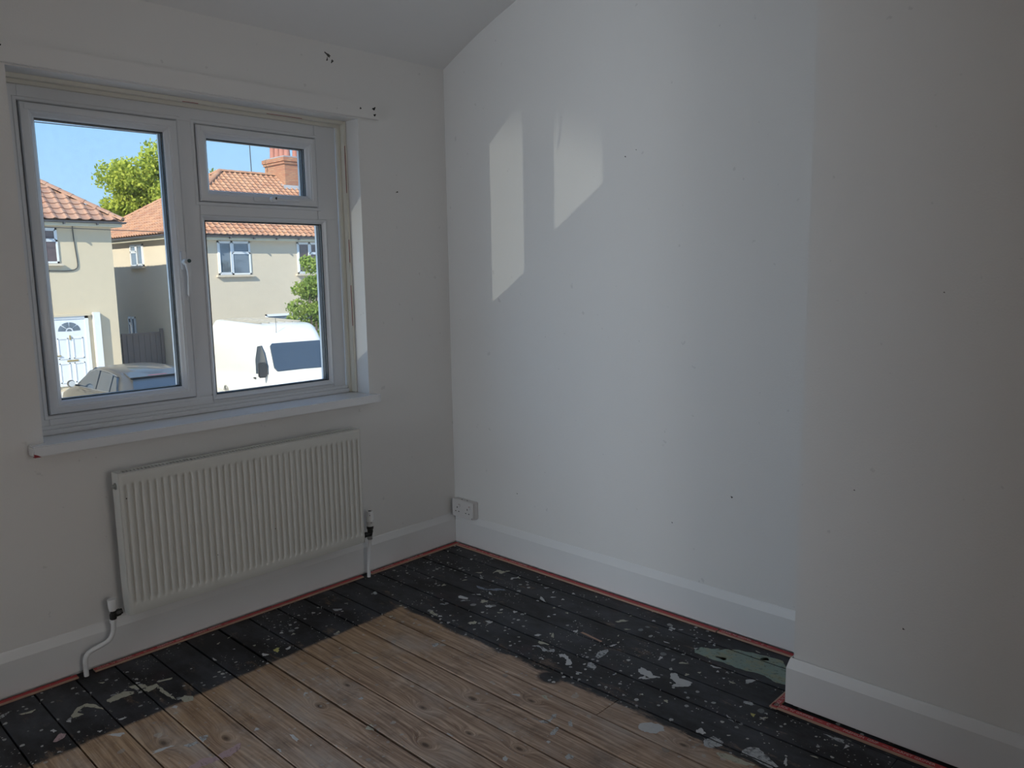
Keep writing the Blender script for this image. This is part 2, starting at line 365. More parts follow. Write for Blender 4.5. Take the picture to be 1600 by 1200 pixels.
# floor: dark sub-floor plus every board on its own
floor = MB().box(XL, 0.10, YB, 0.10, -0.10, -0.026).build('floor', M['dark'], kind='structure')
joints = [0.012, -0.113, -0.247, -0.380, -0.510, -0.642, -0.764, -0.890, -1.016, -1.141, -1.268, -1.398, -1.526, -1.649, -1.775, -1.901, -2.024, -2.15]
while joints[-1] > XL + 0.14: joints.append(joints[-1] - 0.126)
joints.append(XL)
GAPS = {-1.268: 0.0046, -0.890: 0.0036, -1.016: 0.0030, -1.398: 0.0034}
tops = []
def board(xa, xb, y0, y1, top):
    m = MB(); c = 0.0012
    poly = [(xb, -0.022), (xa, -0.022), (xa, top - c), (xa + c, top), (xb - c, top), (xb, top - c)]
    m.prism(poly, y0, y1, 'y')
    m.build('floorboard', M['floor'], floor)
for i in range(len(joints) - 1):
    a, b_ = joints[i], joints[i + 1]
    ga = GAPS.get(a, 0.0026); gb = GAPS.get(b_, 0.0026)
    top = -random.random() * 0.0012; tops.append((b_, a, top))
    cuts = {5: [-1.473], 3: [-2.222], 8: [-2.9], 12: [-2.2], 15: [-1.3]}.get(i, [])
    ys = [0.010] + cuts + [YB]
    for k in range(len(ys) - 1):
        board(b_ + gb, a - ga, ys[k + 1] + (0.0015 if k + 1 < len(ys) - 1 else 0), ys[k] - (0.0015 if k else 0), top)

# paint splashes: thin films of dried paint lying on the boards
def clipx(poly, xmin, xmax):
    for lim, sgn in ((xmin, 1), (xmax, -1)):
        outp = []
        for i in range(len(poly)):
            p, q = poly[i - 1], poly[i]
            pi_, qi = sgn * (p[0] - lim) >= 0, sgn * (q[0] - lim) >= 0
            if pi_ != qi:
                t = (lim - p[0]) / (q[0] - p[0]); outp.append((lim, p[1] + t * (q[1] - p[1])))
            if qi: outp.append(q)
        poly = outp
        if len(poly) < 3: return []
    return poly
def splash(poly, mat, label=None, jag=0.0025, sub=4):
    pts = []
    n = len(poly)
    for i in range(n):
        p, q = poly[i], poly[(i + 1) % n]
        for k in range(sub):
            t = k / sub; j = jag
            pts.append((p[0] + (q[0] - p[0]) * t + random.uniform(-j, j), p[1] + (q[1] - p[1]) * t + random.uniform(-j, j)))
    m = MB()
    for x0, x1, top in tops:
        c = clipx(pts, x0 + 0.003, x1 - 0.003)
        if len(c) >= 3: m.prism(c, top - 0.0002, top + 0.0006, 'z')
    if m.v: m.build('paint_splash', M[mat], floor, label=label)
S = [
 ('f_white', [(-0.727,-1.602),(-0.711,-1.598),(-0.689,-1.617),(-0.679,-1.639),(-0.679,-1.661),(-0.698,-1.671),(-0.725,-1.66),(-0.739,-1.631),(-0.741,-1.613)]),
 ('f_white', [(-0.449,-1.41),(-0.43,-1.411),(-0.433,-1.449),(-0.447,-1.467),(-0.44,-1.489),(-0.466,-1.479),(-0.488,-1.461),(-0.496,-1.445),(-0.469,-1.449),(-0.464,-1.421)]),
 ('f_white', [(-0.4,-1.506),(-0.385,-1.523),(-0.406,-1.546),(-0.402,-1.59),(-0.423,-1.598),(-0.454,-1.576),(-0.465,-1.552),(-0.44,-1.554),(-0.427,-1.523)]),
 ('f_mint', [(-0.194,-1.478),(-0.164,-1.488),(-0.152,-1.524),(-0.123,-1.557),(-0.097,-1.601),(-0.07,-1.691),(-0.069,-1.75),(-0.2,-1.87),(-0.218,-1.795),(-0.203,-1.746),(-0.216,-1.664),(-0.215,-1.602),(-0.22,-1.531),(-0.216,-1.491)]),
 ('f_thin', [(-0.63,-1.885),(-0.591,-1.901),(-0.589,-1.921),(-0.605,-1.941),(-0.632,-1.993),(-0.655,-1.978),(-0.645,-1.924),(-0.65,-1.893)]),
 ('f_thin', [(-0.657,-1.782),(-0.624,-1.794),(-0.629,-1.828),(-0.649,-1.835),(-0.679,-1.821),(-0.684,-1.796)]),
 ('f_cream', [(-0.687,-1.84),(-0.673,-1.86),(-0.673,-1.893),(-0.666,-1.946),(-0.686,-1.929),(-0.697,-1.885),(-0.7,-1.85)]),
 ('f_white', [(-0.547,-1.139),(-0.53,-1.152),(-0.541,-1.179),(-0.561,-1.214),(-0.581,-1.217),(-0.588,-1.203),(-0.567,-1.195),(-0.548,-1.171),(-0.558,-1.154)]),
 ('f_thin', [(-0.561,-1.028),(-0.541,-1.037),(-0.549,-1.09),(-0.527,-1.102),(-0.539,-1.115),(-0.558,-1.103),(-0.564,-1.08),(-0.552,-1.053)]),
 ('f_thin', [(-0.475,-1.247),(-0.44,-1.233),(-0.402,-1.248),(-0.412,-1.258),(-0.453,-1.265),(-0.478,-1.263)]),
 ('f_thin', [(-0.527,-1.253),(-0.515,-1.259),(-0.529,-1.294),(-0.542,-1.298),(-0.55,-1.271)]),
 ('f_white', [(-0.434,-0.65),(-0.415,-0.659),(-0.416,-0.68),(-0.432,-0.679),(-0.439,-0.662)]),
 ('f_white', [(-0.532,-0.752),(-0.518,-0.762),(-0.523,-0.783),(-0.537,-0.778)]),
 ('f_white', [(-0.496,-0.976),(-0.477,-0.98),(-0.476,-0.994),(-0.493,-0.994)]),
 ('f_orange', [(-0.363,-1.091),(-0.352,-1.095),(-0.364,-1.194),(-0.372,-1.193)]),
 ('f_blue', [(-0.311,-0.472),(-0.311,-0.492),(-0.306,-0.537),(-0.267,-0.572),(-0.264,-0.605),(-0.295,-0.578),(-0.322,-0.532),(-0.326,-0.495)]),
 ('f_white', [(-0.441,-0.498),(-0.43,-0.501),(-0.427,-0.542),(-0.438,-0.551),(-0.452,-0.514)]),
 ('f_cream', [(-0.159,-0.428),(-0.141,-0.432),(-0.147,-0.462),(-0.092,-0.470),(-0.118,-0.44),(-0.125,-0.416),(-0.136,-0.421),(-0.166,-0.431)]),
 ('f_pink', [(-1.728,-0.787),(-1.681,-0.78),(-1.654,-0.798),(-1.615,-0.792),(-1.574,-0.79),(-1.582,-0.81),(-1.623,-0.827),(-1.653,-0.821),(-1.683,-0.815),(-1.714,-0.813),(-1.729,-0.796)]),
 ('f_cream', [(-1.753,-0.249),(-1.726,-0.236),(-1.695,-0.233),(-1.672,-0.259),(-1.679,-0.27),(-1.718,-0.269),(-1.753,-0.27)]),
 ('f_cream', [(-1.671,-0.215),(-1.648,-0.217),(-1.628,-0.24),(-1.629,-0.262),(-1.644,-0.26),(-1.669,-0.232)]),
 ('f_cream', [(-1.657,-0.268),(-1.629,-0.262),(-1.597,-0.267),(-1.601,-0.308),(-1.599,-0.377),(-1.599,-0.414),(-1.606,-0.383),(-1.611,-0.32),(-1.607,-0.286),(-1.638,-0.297)]),
 ('f_cream', [(-1.59,-0.251),(-1.547,-0.263),(-1.551,-0.272),(-1.592,-0.26)]),
 ('f_cream', [(-1.586,-0.414),(-1.57,-0.409),(-1.553,-0.435),(-1.564,-0.459),(-1.588,-0.447)]),
 ('f_cream', [(-1.859,-0.255),(-1.833,-0.223),(-1.804,-0.221),(-1.785,-0.249),(-1.778,-0.298),(-1.793,-0.274),(-1.817,-0.233),(-1.843,-0.253),(-1.834,-0.283),(-1.865,-0.279)]),
 ('f_cream', [(-1.969,-0.127),(-1.944,-0.134),(-1.924,-0.135),(-1.943,-0.148),(-1.967,-0.137)]),
 ('f_pink', [(-1.946,-0.373),(-1.918,-0.337),(-1.906,-0.356),(-1.917,-0.375),(-1.939,-0.38)]),
 ('f_white', [(-1.932,-0.303),(-1.923,-0.301),(-1.92,-0.316),(-1.928,-0.32)]),
 ('f_white', [(-1.835,-0.411),(-1.826,-0.417),(-1.832,-0.427),(-1.836,-0.421)]),
 ('f_white', [(-1.63,-0.449),(-1.617,-0.443),(-1.613,-0.457),(-1.621,-0.465)]),
 ('f_white', [(-1.111,-1.409),(-1.1,-1.41),(-1.103,-1.422),(-1.115,-1.429),(-1.118,-1.418)]),
 ('f_thin', [(-0.988,-1.534),(-0.971,-1.535),(-0.971,-1.552),(-0.981,-1.557),(-0.995,-1.546)]),
 ('f_thin', [(-0.909,-1.34),(-0.9,-1.364),(-0.883,-1.383),(-0.854,-1.372),(-0.841,-1.381),(-0.856,-1.389),(-0.881,-1.39),(-0.898,-1.391),(-0.91,-1.368)]),
 ('f_thin', [(-0.929,-1.43),(-0.904,-1.425),(-0.877,-1.423),(-0.897,-1.433),(-0.928,-1.445),(-0.937,-1.439)]),
 ('f_white', [(-0.969,-1.448),(-0.962,-1.451),(-0.962,-1.46),(-0.972,-1.46)]),
 ('f_cream', [(-0.793,-1.274),(-0.783,-1.286),(-0.8,-1.309),(-0.801,-1.292)]),
 ('f_thin', [(-0.856,-1.436),(-0.834,-1.432),(-0.861,-1.459),(-0.865,-1.45)]),
 ('f_thin', [(-1.644,-0.671),(-1.621,-0.679),(-1.625,-0.692),(-1.647,-0.704),(-1.648,-0.69)]),
 ('f_thin', [(-1.692,-0.677),(-1.656,-0.687),(-1.657,-0.699),(-1.684,-0.697)]),
 ('f_white', [(-1.455,-0.862),(-1.448,-0.87),(-1.45,-0.903),(-1.461,-0.909)]),
 ('f_white', [(-1.518,-0.899),(-1.511,-0.904),(-1.516,-0.921),(-1.520,-0.919)]),
 ('f_yellow', [(-0.441,-1.817),(-0.437,-1.832),(-0.456,-1.833)]),
]
SL = {'f_mint': 'mint green paint patch', 'f_pink': 'pink paint smear', 'f_orange': 'orange bare-wood chip', 'f_blue': 'blue grey brush mark', 'f_yellow': 'yellow paint dab', 'f_cream': 'cream paint drip'}
for mt, poly in S: splash(poly, mt, SL.get(mt), 0.0016 if len(poly) < 7 else 0.003)
# further flecks and drips scattered over the boards
def blobpoly(cx, cy, r, el, an):
    n = 9; ph = random.uniform(0, 6)
    return [(cx + math.cos(an) * r * el * math.cos(t) * k - math.sin(an) * r * math.sin(t) * k, cy + math.sin(an) * r * el * math.cos(t) * k + math.cos(an) * r * math.sin(t) * k)
            for t, k in ((2 * PI * i / n, 1 + 0.35 * math.sin(3 * 2 * PI * i / n + ph)) for i in range(n))]
for _ in range(150):
    if random.random() < 0.72: cx, cy = random.uniform(-0.63, -0.06), -random.uniform(0.35, 2.1) ** 1.0
    else: cx, cy = random.uniform(-2.1, -0.6), -random.uniform(0.08, 1.6)
    r = random.choice([0.003, 0.004, 0.005, 0.006, 0.007, 0.009, 0.014]); el = random.choice([1, 1.4, 2.6, 4])
    splash(blobpoly(cx, cy, r / math.sqrt(el), el, random.uniform(0, PI)), random.choice(['f_white', 'f_white', 'f_thin', 'f_cream']), None, r * 0.15, 2)
for cx, cy in [(-1.836, -0.19), (-0.93, -0.33), (-1.30, -0.30), (-0.62, -0.60), (-0.20, -1.2)]:
    pass
splash(blobpoly(-1.205, -0.352, 0.010, 1.6, 1.0), 'f_yellow', 'yellow paint dab', 0.002)
splash(blobpoly(-1.168, -0.372, 0.007, 1.8, 0.4), 'f_white', None, 0.002)
splash(blobpoly(-1.252, -0.352, 0.008, 1.6, 2.0), 'f_white', None, 0.002)

# skirting boards
def skirt(name, along, a0, a1, face, z0=0.010, flip=1, h=0.156):
    """along 'x': board on the window wall with its face at y=face; along 'y': face at x=face"""
    t = 0.013
    pr = [(face, z0), (face + t * flip, z0), (face + t * flip, h), (face + t * 0.72 * flip, h), (face + t * 0.55 * flip, h - 0.005), (face + t * 0.04 * flip, h - 0.030), (face, h - 0.032)]
    m = MB(); m.prism(pr, a0, a1, along); return m.build(name, M['gloss'], bevel=0.0008, kind='structure')
skirt('baseboard_window', 'x', XL, 0.0, 0.0)
skirt('baseboard_right', 'y', -1.876, 0.0, 0.0, h=0.157)
def breast_skirt():
    """one board mitred round the corner of the chimney breast"""
    t, h, z0 = 0.013, 0.159, 0.012
    pr = [(0, z0), (t, z0), (t, h), (t * .72, h), (t * .55, h - .005), (t * .04, h - .030), (0, h - .032)]
    rings = [[(0.0, -1.876 - o, z) for o, z in pr], [(-0.332 + o, -1.876 - o, z) for o, z in pr], [(-0.332 + o, YB, z) for o, z in pr]]
    n = len(pr); m = MB()
    m.add([v for r in rings for v in r], [(i * n + k, i * n + (k + 1) % n, (i + 1) * n + (k + 1) % n, (i + 1) * n + k) for i in range(2) for k in range(n)] + [tuple(range(n)), tuple(range(2 * n, 3 * n))[::-1]])
    m.build('baseboard_breast', M['gloss'], bevel=0.0008, kind='structure')
breast_skirt()
skirt('baseboard_left', 'y', YB, -1.15, XL + 0.014, flip=-1)

# carpet gripper strips along the skirting
def text_mesh(body, size, mat):
    cu_ = bpy.data.curves.new('lettering', 'FONT'); cu_.body = body; cu_.size = size; cu_.extrude = 0.0002; cu_.align_y = 'CENTER'; cu_.resolution_u = 2
    o = bpy.data.objects.new('tmp', cu_); COL.objects.link(o)
    dg = bpy.context.evaluated_depsgraph_get(); dg.update()
    me = bpy.data.meshes.new_from_object(o.evaluated_get(dg)); bpy.data.objects.remove(o)
    me.name = 'lettering'; me.materials.clear(); me.materials.append(mat); return me
TXT = 'CLICK \'N\' GRIPPER   —   C   —   PREMIUM  GRIP   —   CARPET GRIPPER   —   '
def gripper(along, a0, a1, c, label, wdt=0.024, side=-1, text=TXT, zt=0.0058):
    """c = edge nearest the wall; side = direction into the room"""
    lo, hi = sorted((c, c + side * wdt))
    if along == 'x': root = MB().box(a0, a1, lo, hi, 0.0002, zt)
    else: root = MB().box(lo, hi, a0, a1, 0.0002, zt)
    g = empty('carpet_gripper', ((a0 + a1) / 2, (lo + hi) / 2, 0) if along == 'x' else ((lo + hi) / 2, (a0 + a1) / 2, 0), label=label, cat='carpet gripper', group='red carpet gripper strips along the skirting')
    root.build('wood_strip', M['grip_wood'], g, bevel=0.0006)
    e0, e1 = (c, c + side * (wdt - 0.006)); lo, hi = sorted((e0, e1))
    if along == 'x': MB().box(a0 + .001, a1 - .001, lo, hi, zt, zt + 0.0005).build('red_print', M['grip_red'], g, label='red printed face')
    else: MB().box(lo, hi, a0 + .001, a1 - .001, zt, zt + 0.0005).build('red_print', M['grip_red'], g, label='red printed face')
    me = text_mesh(text, 0.0145, M['grip_text'])
    t = obj('lettering', me, g, label='pale pink lettering')
    mid = (lo + hi) / 2; ln = abs(a1 - a0); xs = [v.co.x for v in me.vertices]; w_ = max(xs) if xs else 1
    s = min(1.0, (ln - 0.02) / w_)
    if along == 'x': mw = Matrix.Translation((a0 + 0.01, mid, zt + 0.0007)) @ Matrix.Diagonal((s, 1, 1, 1))
    else: mw = Matrix.Translation((mid, a1 - 0.01, zt + 0.0007)) @ Matrix.Rotation(-PI / 2, 4, 'Z') @ Matrix.Diagonal((s, 1, 1, 1))
    me.transform(mw)
    # pins
    pm = MB(); n = int(ln / 0.055)
    for k in range(n):
        u = a0 + 0.02 + k * 0.055; v = mid + (0.004 if k % 2 else -0.005)
        x_, y_ = (u, v) if along == 'x' else (v, u)
        if u < a1 - 0.005: pm.lathe([(0.0007, 0), (0.0002, 0.0045)], (x_, y_, zt), seg=5)
    tag(pm.build('gripper_pins', M['chrome'], g), kind='stuff')
gripper('x', -2.75, -1.765, -0.006, 'red carpet gripper left of the bent pipe under the radiator')
gripper('x', -1.712, -0.585, -0.006, 'long red carpet gripper under the radiator between the two pipes')
gripper('x', -0.540, -0.002, -0.008, 'pale scuffed red carpet gripper from right pipe to the corner', text=TXT[:44])
gripper('y', -1.470, -0.036, -0.006, 'long red carpet gripper along the right wall from the corner')
gripper('y', -1.800, -1.474, -0.004, 'short red carpet gripper on right wall ending at chimney breast', text=TXT[:30])
gripper('x', -0.372, -0.10, -1.868, 'short red carpet gripper across the side of the chimney breast', side=1, text=TXT[:20])
gripper('y', -3.2, -1.846, -0.343, 'red carpet gripper with lettering along the chimney breast front', wdt=0.026)

# small damage on walls
def chip(parent, pts3, mat, name, label=None):
    n = len(pts3[0]) if False else None
def wall_chip(parent, axis, u, v, r, el=1.0, an=0.0, mat='plaster_grey', name='plaster_chip', base=WY):
    pl = blobpoly(u, v, r, el, an); m = MB()
    d = 0.0008
    m.prism(pl, base - d, base + d, axis)      # x: (y,z) polygons, y: (x,z) polygons
    return m.build(name, M[mat], parent)
for u, v, r, el, an in [(-0.618, 2.238, .0055, 2.8, -.5), (-0.598, 2.216, .0045, 1.8, 1.0), (-0.622, 2.220, .0030, 2.6, 1.3)]:
    wall_chip(wall_w, 'y', u, v, r, el, an)
wall_chip(wall_w, 'y', -0.285, 1.71, .003, 2.0, 0.3)
for u, v, r in [(-1.02, 1.78, .0022), (-1.50, 0.52, .0030), (-1.25, 0.37, .002), (-0.42, 0.33, .002), (-1.07, 1.80, .0015)]:
    wall_chip(wall_r, 'x', u, v, r, 1.4, 0.5)
for u, v, r in [(-2.20, 0.35, .0022), (-2.05, 0.72, .0016), (-2.25, 1.28, .0014)]:
    wall_chip(wall_c, 'x', u, v, r, 1.4, 0.5, base=-0.317)

# ================================================================== WINDOW
win = empty('window_1', (-1.135, 0.17, 0.82), kind='structure', label='white plastic double glazed window with opening left casement and top fanlight')
U = M['upvc']
# outer frame: head, sill, jambs, mullion and transom, each with a small rebate step
FX0, FX1, FZ0, FZ1 = OX0, -0.508, 0.812, 1.992
LX0, LX1, LZ0, LZ1 = -1.724, -1.211, 0.887, 1.925      # left casement
TX0, TX1, TZ0, TZ1 = -1.135, -0.617, 1.637, 1.921      # fanlight
RX0, RX1, RZ0, RZ1 = -1.117, -0.594, 0.882, 1.565      # fixed glass
m = MB(); Y0, Y1 = 0.150, 0.215
m.box(FX0, LX0 - .003, Y0, Y1, FZ0, FZ1); m.box(TX1 + .003, FX1, Y0, Y1, RZ1 + 0.02, FZ1); m.box(RX1 + 0.02, FX1, Y0, Y1, FZ0, RZ1 + 0.02)
m.box(LX0 - .003, TX1 + .003, Y0, Y1, LZ1 + .003, FZ1)
m.box(LX1 + .003, TX0 - .003, Y0, Y1, LZ0 - .003, LZ1 + .003)
m.box(LX0 - .003, TX0 - .003, Y0, Y1, FZ0, LZ0 - .003)
m.box(TX0 - .003, RX1 + 0.02, Y0, Y1, FZ0, RZ0 - 0.02); m.box(TX0 - .003, TX1 + .003, Y0, Y1, RZ1 + 0.018, TZ0 - .003)
m.build('window_frame', U, win, bevel=0.003)
m = MB()   # raised ridge lines that run round the openings
m.rect_sweep(LX0 - .018, LX1 + .018, LZ0 - .018, LZ1 + .018, [(0, .151), (.003, .1455), (.011, .1455), (.0145, .149), (.0145, .152)], False)
m.rect_sweep(TX0 - .018, TX1 + .018, TZ0 - .016, TZ1 + .018, [(0, .151), (.003, .1455), (.011, .1455), (.0145, .149), (.0145, .152)], False)
m.build('frame_moulding', U, win, smooth=True)
m = MB()   # rebate behind each sash: dark shadow gap
m.rect_sweep(LX0 - .003, LX1 + .003, LZ0 - .003, LZ1 + .003, [(0, .165), (.02, .166), (.02, .21), (0, .21)])
m.rect_sweep(TX0 - .003, TX1 + .003, TZ0 - .003, TZ1 + .003, [(0, .165), (.02, .166), (.02, .21), (0, .21)])
m.build('rebate_gasket', M['black'], win)
SASH = [(0, .204), (0, .144), (.0015, .1365), (.004, .1345), (.024, .1345), (.026, .1375), (.030, .1385), (.032, .1425), (.037, .146), (.0445, .1560), (.0445, .166), (.040, .204)]
GASK = [(0, .158), (.0022, .158), (.0022, .1655), (0, .1655)]
def pane_set(parent, x0, x1, z0, z1):
    """glass, gasket, spacer and outer rim for an opening whose sight line is x0..x1, z0..z1"""
    MB().box(x0 - .006, x1 + .006, .1665, .1705, z0 - .006, z1 + .006).build('glass_pane', M['glass'], parent)
    MB().rect_sweep(x0 - .0008, x1 + .0008, z0 - .0008, z1 + .0008, GASK).build('gasket', M['black'], parent)
    MB().rect_sweep(x0 - .002, x1 + .002, z0 - .002, z1 + .002, [(0, .1715), (.0055, .1715), (.0055, .1905), (0, .1905)]).build('spacer_bar', M['spacer'], parent)
    MB().box(x0 - .006, x1 + .006, .1915, .1955, z0 - .006, z1 + .006).build('glass_pane', M['glass'], parent)
    MB().rect_sweep(x0 - .004, x1 + .004, z0 - .004, z1 + .004, [(0, .1965), (.006, .198), (.004, .213), (0, .213)]).build('outer_bead', U, parent)
cas = empty('casement_sash', ((LX0 + LX1) / 2, .17, LZ0), parent=win)
MB().rect_sweep(LX0, LX1, LZ0, LZ1, SASH).build('sash_frame', U, cas, smooth=True)
pane_set(cas, LX0 + .0445, LX1 - .0445, LZ0 + .0445, LZ1 - .0445)
MB().box(LX0 + .012, LX1 - .012, .131, .1345, LZ1 - .024, LZ1 - .006).build('trickle_vent_cover', U, cas, bevel=0.0012)
fan = empty('fanlight_sash', ((TX0 + TX1) / 2, .17, TZ0), parent=win)
# fanlight: its bottom rail is a little slimmer
MB().rect_sweep(TX0, TX1, TZ0, TZ1, SASH).build('sash_frame', U, fan, smooth=True)
pane_set(fan, TX0 + .0445, TX1 - .0445, TZ0 + .041, TZ1 - .0445)
MB().box(TX0 + .014, TX1 - .014, .131, .1345, TZ1 - .022, TZ1 - .006).build('trickle_vent_cover', U, fan, bevel=0.0012)
fix = empty('fixed_light', ((RX0 + RX1) / 2, .17, RZ0), parent=win)
MB().rect_sweep(RX0 - .0205, RX1 + .0205, RZ0 - .0205, RZ1 + .0205, [(0, .205), (0, .148), (.002, .1455), (.006, .1455), (.009, .149), (.0185, .158), (.0205, .160), (.0205, .166), (.016, .205)]).build('glazing_bead', U, fix, smooth=True)
pane_set(fix, RX0, RX1, RZ0, RZ1)
# casement handle
hx, hz = -1.226, 1.405
m = MB(); m.box(hx - .010, hx + .010, .121, .1345, hz - .028, hz + .040)
h = m.build('window_handle', U, cas, bevel=0.003, label='white cranked window handle with green lock button')
m = MB(); m.lathe([(0.0, 0), (.011, 0.001), (.012, .006), (.012, .022), (.009, .026), (0, .026)], (hx, .122, hz), axis=(0, -1, 0), seg=18)
m.tube([(hx, .106, hz), (hx + .002, .096, hz - .02), (hx + .003, .094, hz - .05), (hx + .003, .100, hz - .09), (hx + .003, .106, hz - .122), (hx + .003, .110, hz - .128)], [.010, .0085, .0065, .006, .0058, .003], 12, 1)
o = m.build('handle_lever', U, cas, smooth=True)
MB().lathe([(0, 0), (.007, 0.0), (.0075, .003), (.006, .006), (0, .0065)], (hx + .006, .096, hz + .004), axis=(.35, -1, 0), seg=16).build('lock_button', M['green_button'], cas, smooth=True, label='dark green lock button')
# fanlight handle
fx, fz = -0.846, 1.655
MB().box(fx - .075, fx + .028, .120, .1345, fz - .009, fz + .009).build('window_handle', U, fan, bevel=0.003, label='white fanlight handle lying along the bottom rail')
m = MB(); m.lathe([(0, 0), (.011, .001), (.012, .006), (.012, .022), (.009, .026), (0, .026)], (fx, .122, fz), axis=(0, -1, 0), seg=18)
m.tube([(fx, .106, fz), (fx + .02, .096, fz), (fx + .05, .094, fz - .001), (fx + .09, .100, fz - .002), (fx + .118, .108, fz - .003)], [.010, .0085, .0065, .006, .004], 12, 1)
m.build('handle_lever', U, fan, smooth=True)
MB().lathe([(0, 0), (.005, 0.0), (.0055, .003), (0, .004)], (fx + .006, .096, fz + .003), axis=(.3, -1, .2), seg=14).build('lock_button', M['black'], fan, smooth=True)

# cover beads round the reveal between frame and plaster
m = MB()
m.box(-0.508, OX1, .128, .150, .820, OZ1); m.box(-0.496, OX1, .098, .128, .820, OZ1)
m.box(OX0, -0.508, .128, .150, 1.978, OZ1); m.box(OX0, -0.496, .098, .128, 1.989, OZ1)
m.build('trim_1', M['cream'], bevel=0.003, kind='structure')
m = MB(); m.box(OX0, -0.508, .122, .150, .820, .838); m.box(OX0, -0.508, .132, .150, .838, .850)
m.build('trim_2', M['upvc'], bevel=0.004, kind='structure')
# traces of old red paint in the joint of the beads
m = MB()
for a, b_ in ((1.40, 1.50), (1.12, 1.3), (1.7, 1.9)): m.box(-.4962, -.4940, .0970, .0982, a, b_)
m.box(-0.86, -0.70, .0970, .0982, 1.9875, 1.9893); m.box(-1.2, -1.14, .0970, .0982, 1.9875, 1.9893)
tr = bpy.data.objects['trim_1']; m.build('old_paint_line', M['redpaint'], tr, label='dark red old paint line')
# window board
poly = [(-1.834, -.044), (-.458, -.044), (-.458, WY - .0005), (OX1 - .0005, WY - .0005), (OX1 - .0005, .150), (OX0 + .0005, .150), (OX0 + .0005, WY - .0005), (-1.834, WY - .0005)]
m = MB(); m.prism(poly, .7855, .8195, 'z')
sill = m.build('window_sill', M['sillpaint'], kind='structure', bevel=0.003, label='white gloss window board projecting below the window')
m = MB(); m.prism([(-1.832, .7845), (-1.812, .7845), (-1.822, .7915), (-1.832, .796)], -.0452, -.030, 'y')
m.build('paint_chip', M['redpaint'], sill, label='dark red chip at left end')
# painted batten over the window
bt = MB().box(-3.2, -.376, -.001, WY, 2.008, 2.072)
bat = bt.build('curtain_batten', M['wall'], bevel=0.002); tag(bat, 'long white painted wooden curtain batten fixed above the window', 'batten')
for u, v, r, el in [(-.405, 2.052, .0055, 1.7), (-.402, 2.026, .0045, 1.5), (-.475, 2.045, .0040, 1.1), (-1.80, 2.055, .0045, 1.3)]:
    wall_chip(bat, 'y', u, v, r, el, .5, 'dark', 'screw_hole', base=-.001)

# ================================================================== RADIATOR
rx0, rx1, rz0, rz1, ry = -1.603, -.620, .190, .693, -.100
rad = empty('radiator', ((rx0 + rx1) / 2, -.06, rz0), label='long cream white fluted panel radiator under the window', cat='radiator')
NF = 39; pitch = (rx1 - rx0 - 0.012) / NF
# fluted front panel as a height field
us = []
for k in range(NF):
    c = rx0 + .006 + pitch * (k + .5)
    for f in (-.5, -.30, -.2, -.09, 0, .09, .2, .30): us.append((c + f * pitch, f))
us.append((rx1 - .006, .5))
def depth(f):
    f = abs(f)
    return 0.0 if f > .30 else (0.5 * (1 + math.cos(PI * f / .30))) ** .9
zs = [rz0, rz0 + .012, rz0 + .030, rz0 + .036, rz0 + .041, rz0 + .047, rz0 + .055] + [rz0 + .055 + (rz1 - .055 - rz0 - .055) * k / 6 for k in range(1, 7)] + [rz1 - .047, rz1 - .041, rz1 - .036, rz1 - .030, rz1 - .010, rz1 - .004, rz1]
def zf(z):
    t = min((z - (rz0 + .034)) / .016, ((rz1 - .034) - z) / .016); t = max(0, min(1, t)); return t * t * (3 - 2 * t)
vs = []; fs = []
cols = [(rx0, .5, 1)] + [(x, f, 0) for x, f in us] + [(rx1, .5, 1)]
for x, f, e_ in cols:
    for z in zs:
        rim = .0035 * max(0, 1 - min(z - rz0, rz1 - z) / .006) + (.0025 if e_ else 0)
        vs.append((x, ry + .0068 * depth(f) * zf(z) + rim, z))
n = len(zs)
for i in range(len(cols) - 1):
    for j in range(n - 1): fs.append((i * n + j, (i + 1) * n + j, (i + 1) * n + j + 1, i * n + j + 1))
m = MB(); m.add(vs, fs)
R = M['rad']
fp = m.build('front_panel', R, rad, smooth=True)
MB().box(rx0, rx1, -.0935, -.0905, rz0, rz1).build('panel_backing', R, rad)
MB().box(rx0 + .01, rx1 - .01, -.048, -.040, rz0, rz1 - .004).build('back_panel', R, rad, bevel=.001)
m = MB()     # convector fins between the panels
for k in range(48):
    x = rx0 + .03 + k * (rx1 - rx0 - .06) / 47; m.box(x, x + .0015, -.0905, -.048, rz0 + .03, rz1 - .025)
tag(m.build('convector_fins', R, rad), kind='stuff')
for xa, xb in ((rx0 - .003, rx0 + .0015), (rx1 - .0015, rx1 + .003)):
    MB().box(xa, xb, -.0965, -.038, rz0 - .001, rz1 + .001).build('side_panel', R, rad, bevel=.0012)
m = MB(); m.box(rx0, rx1, -.099, -.082, rz1 - .003, rz1 + .001); m.box(rx0, rx1, -.056, -.038, rz1 - .003, rz1 + .001)
m.box(rx0, rx0 + .020, -.082, -.056, rz1 - .003, rz1 + .001); m.box(rx1 - .012, rx1, -.082, -.056, rz1 - .003, rz1 + .001)
k = rx0 + .020
while k < rx1 - .018:
    m.box(k + .0075, k + .0125, -.082, -.056, rz1 - .003, rz1 + .001); k += .0125
m.build('top_grille', R, rad, label='slotted top grille')
MB().lathe([(0, 0), (.012, 0), (.012, .003), (.007, .004), (.007, .010), (.0035, .011), (0, .0112)], (rx0 - .003, -.068, rz1 - .045), axis=(-1, 0, 0), seg=14).build('bleed_valve', M['chrome'], rad, smooth=True, label='chrome bleed valve')
# tiny chips on the enamel
for x, z in ((-1.585, .606), (-1.40, .645), (-1.12, .60), (-1.28, .32), (-1.04, .36)):
    MB().lathe([(0, 0), (.0022, 0), (0, .0006)], (x, ry + .001, z), axis=(0, -1, 0), seg=7).build('enamel_chip', M['dark'], rad)
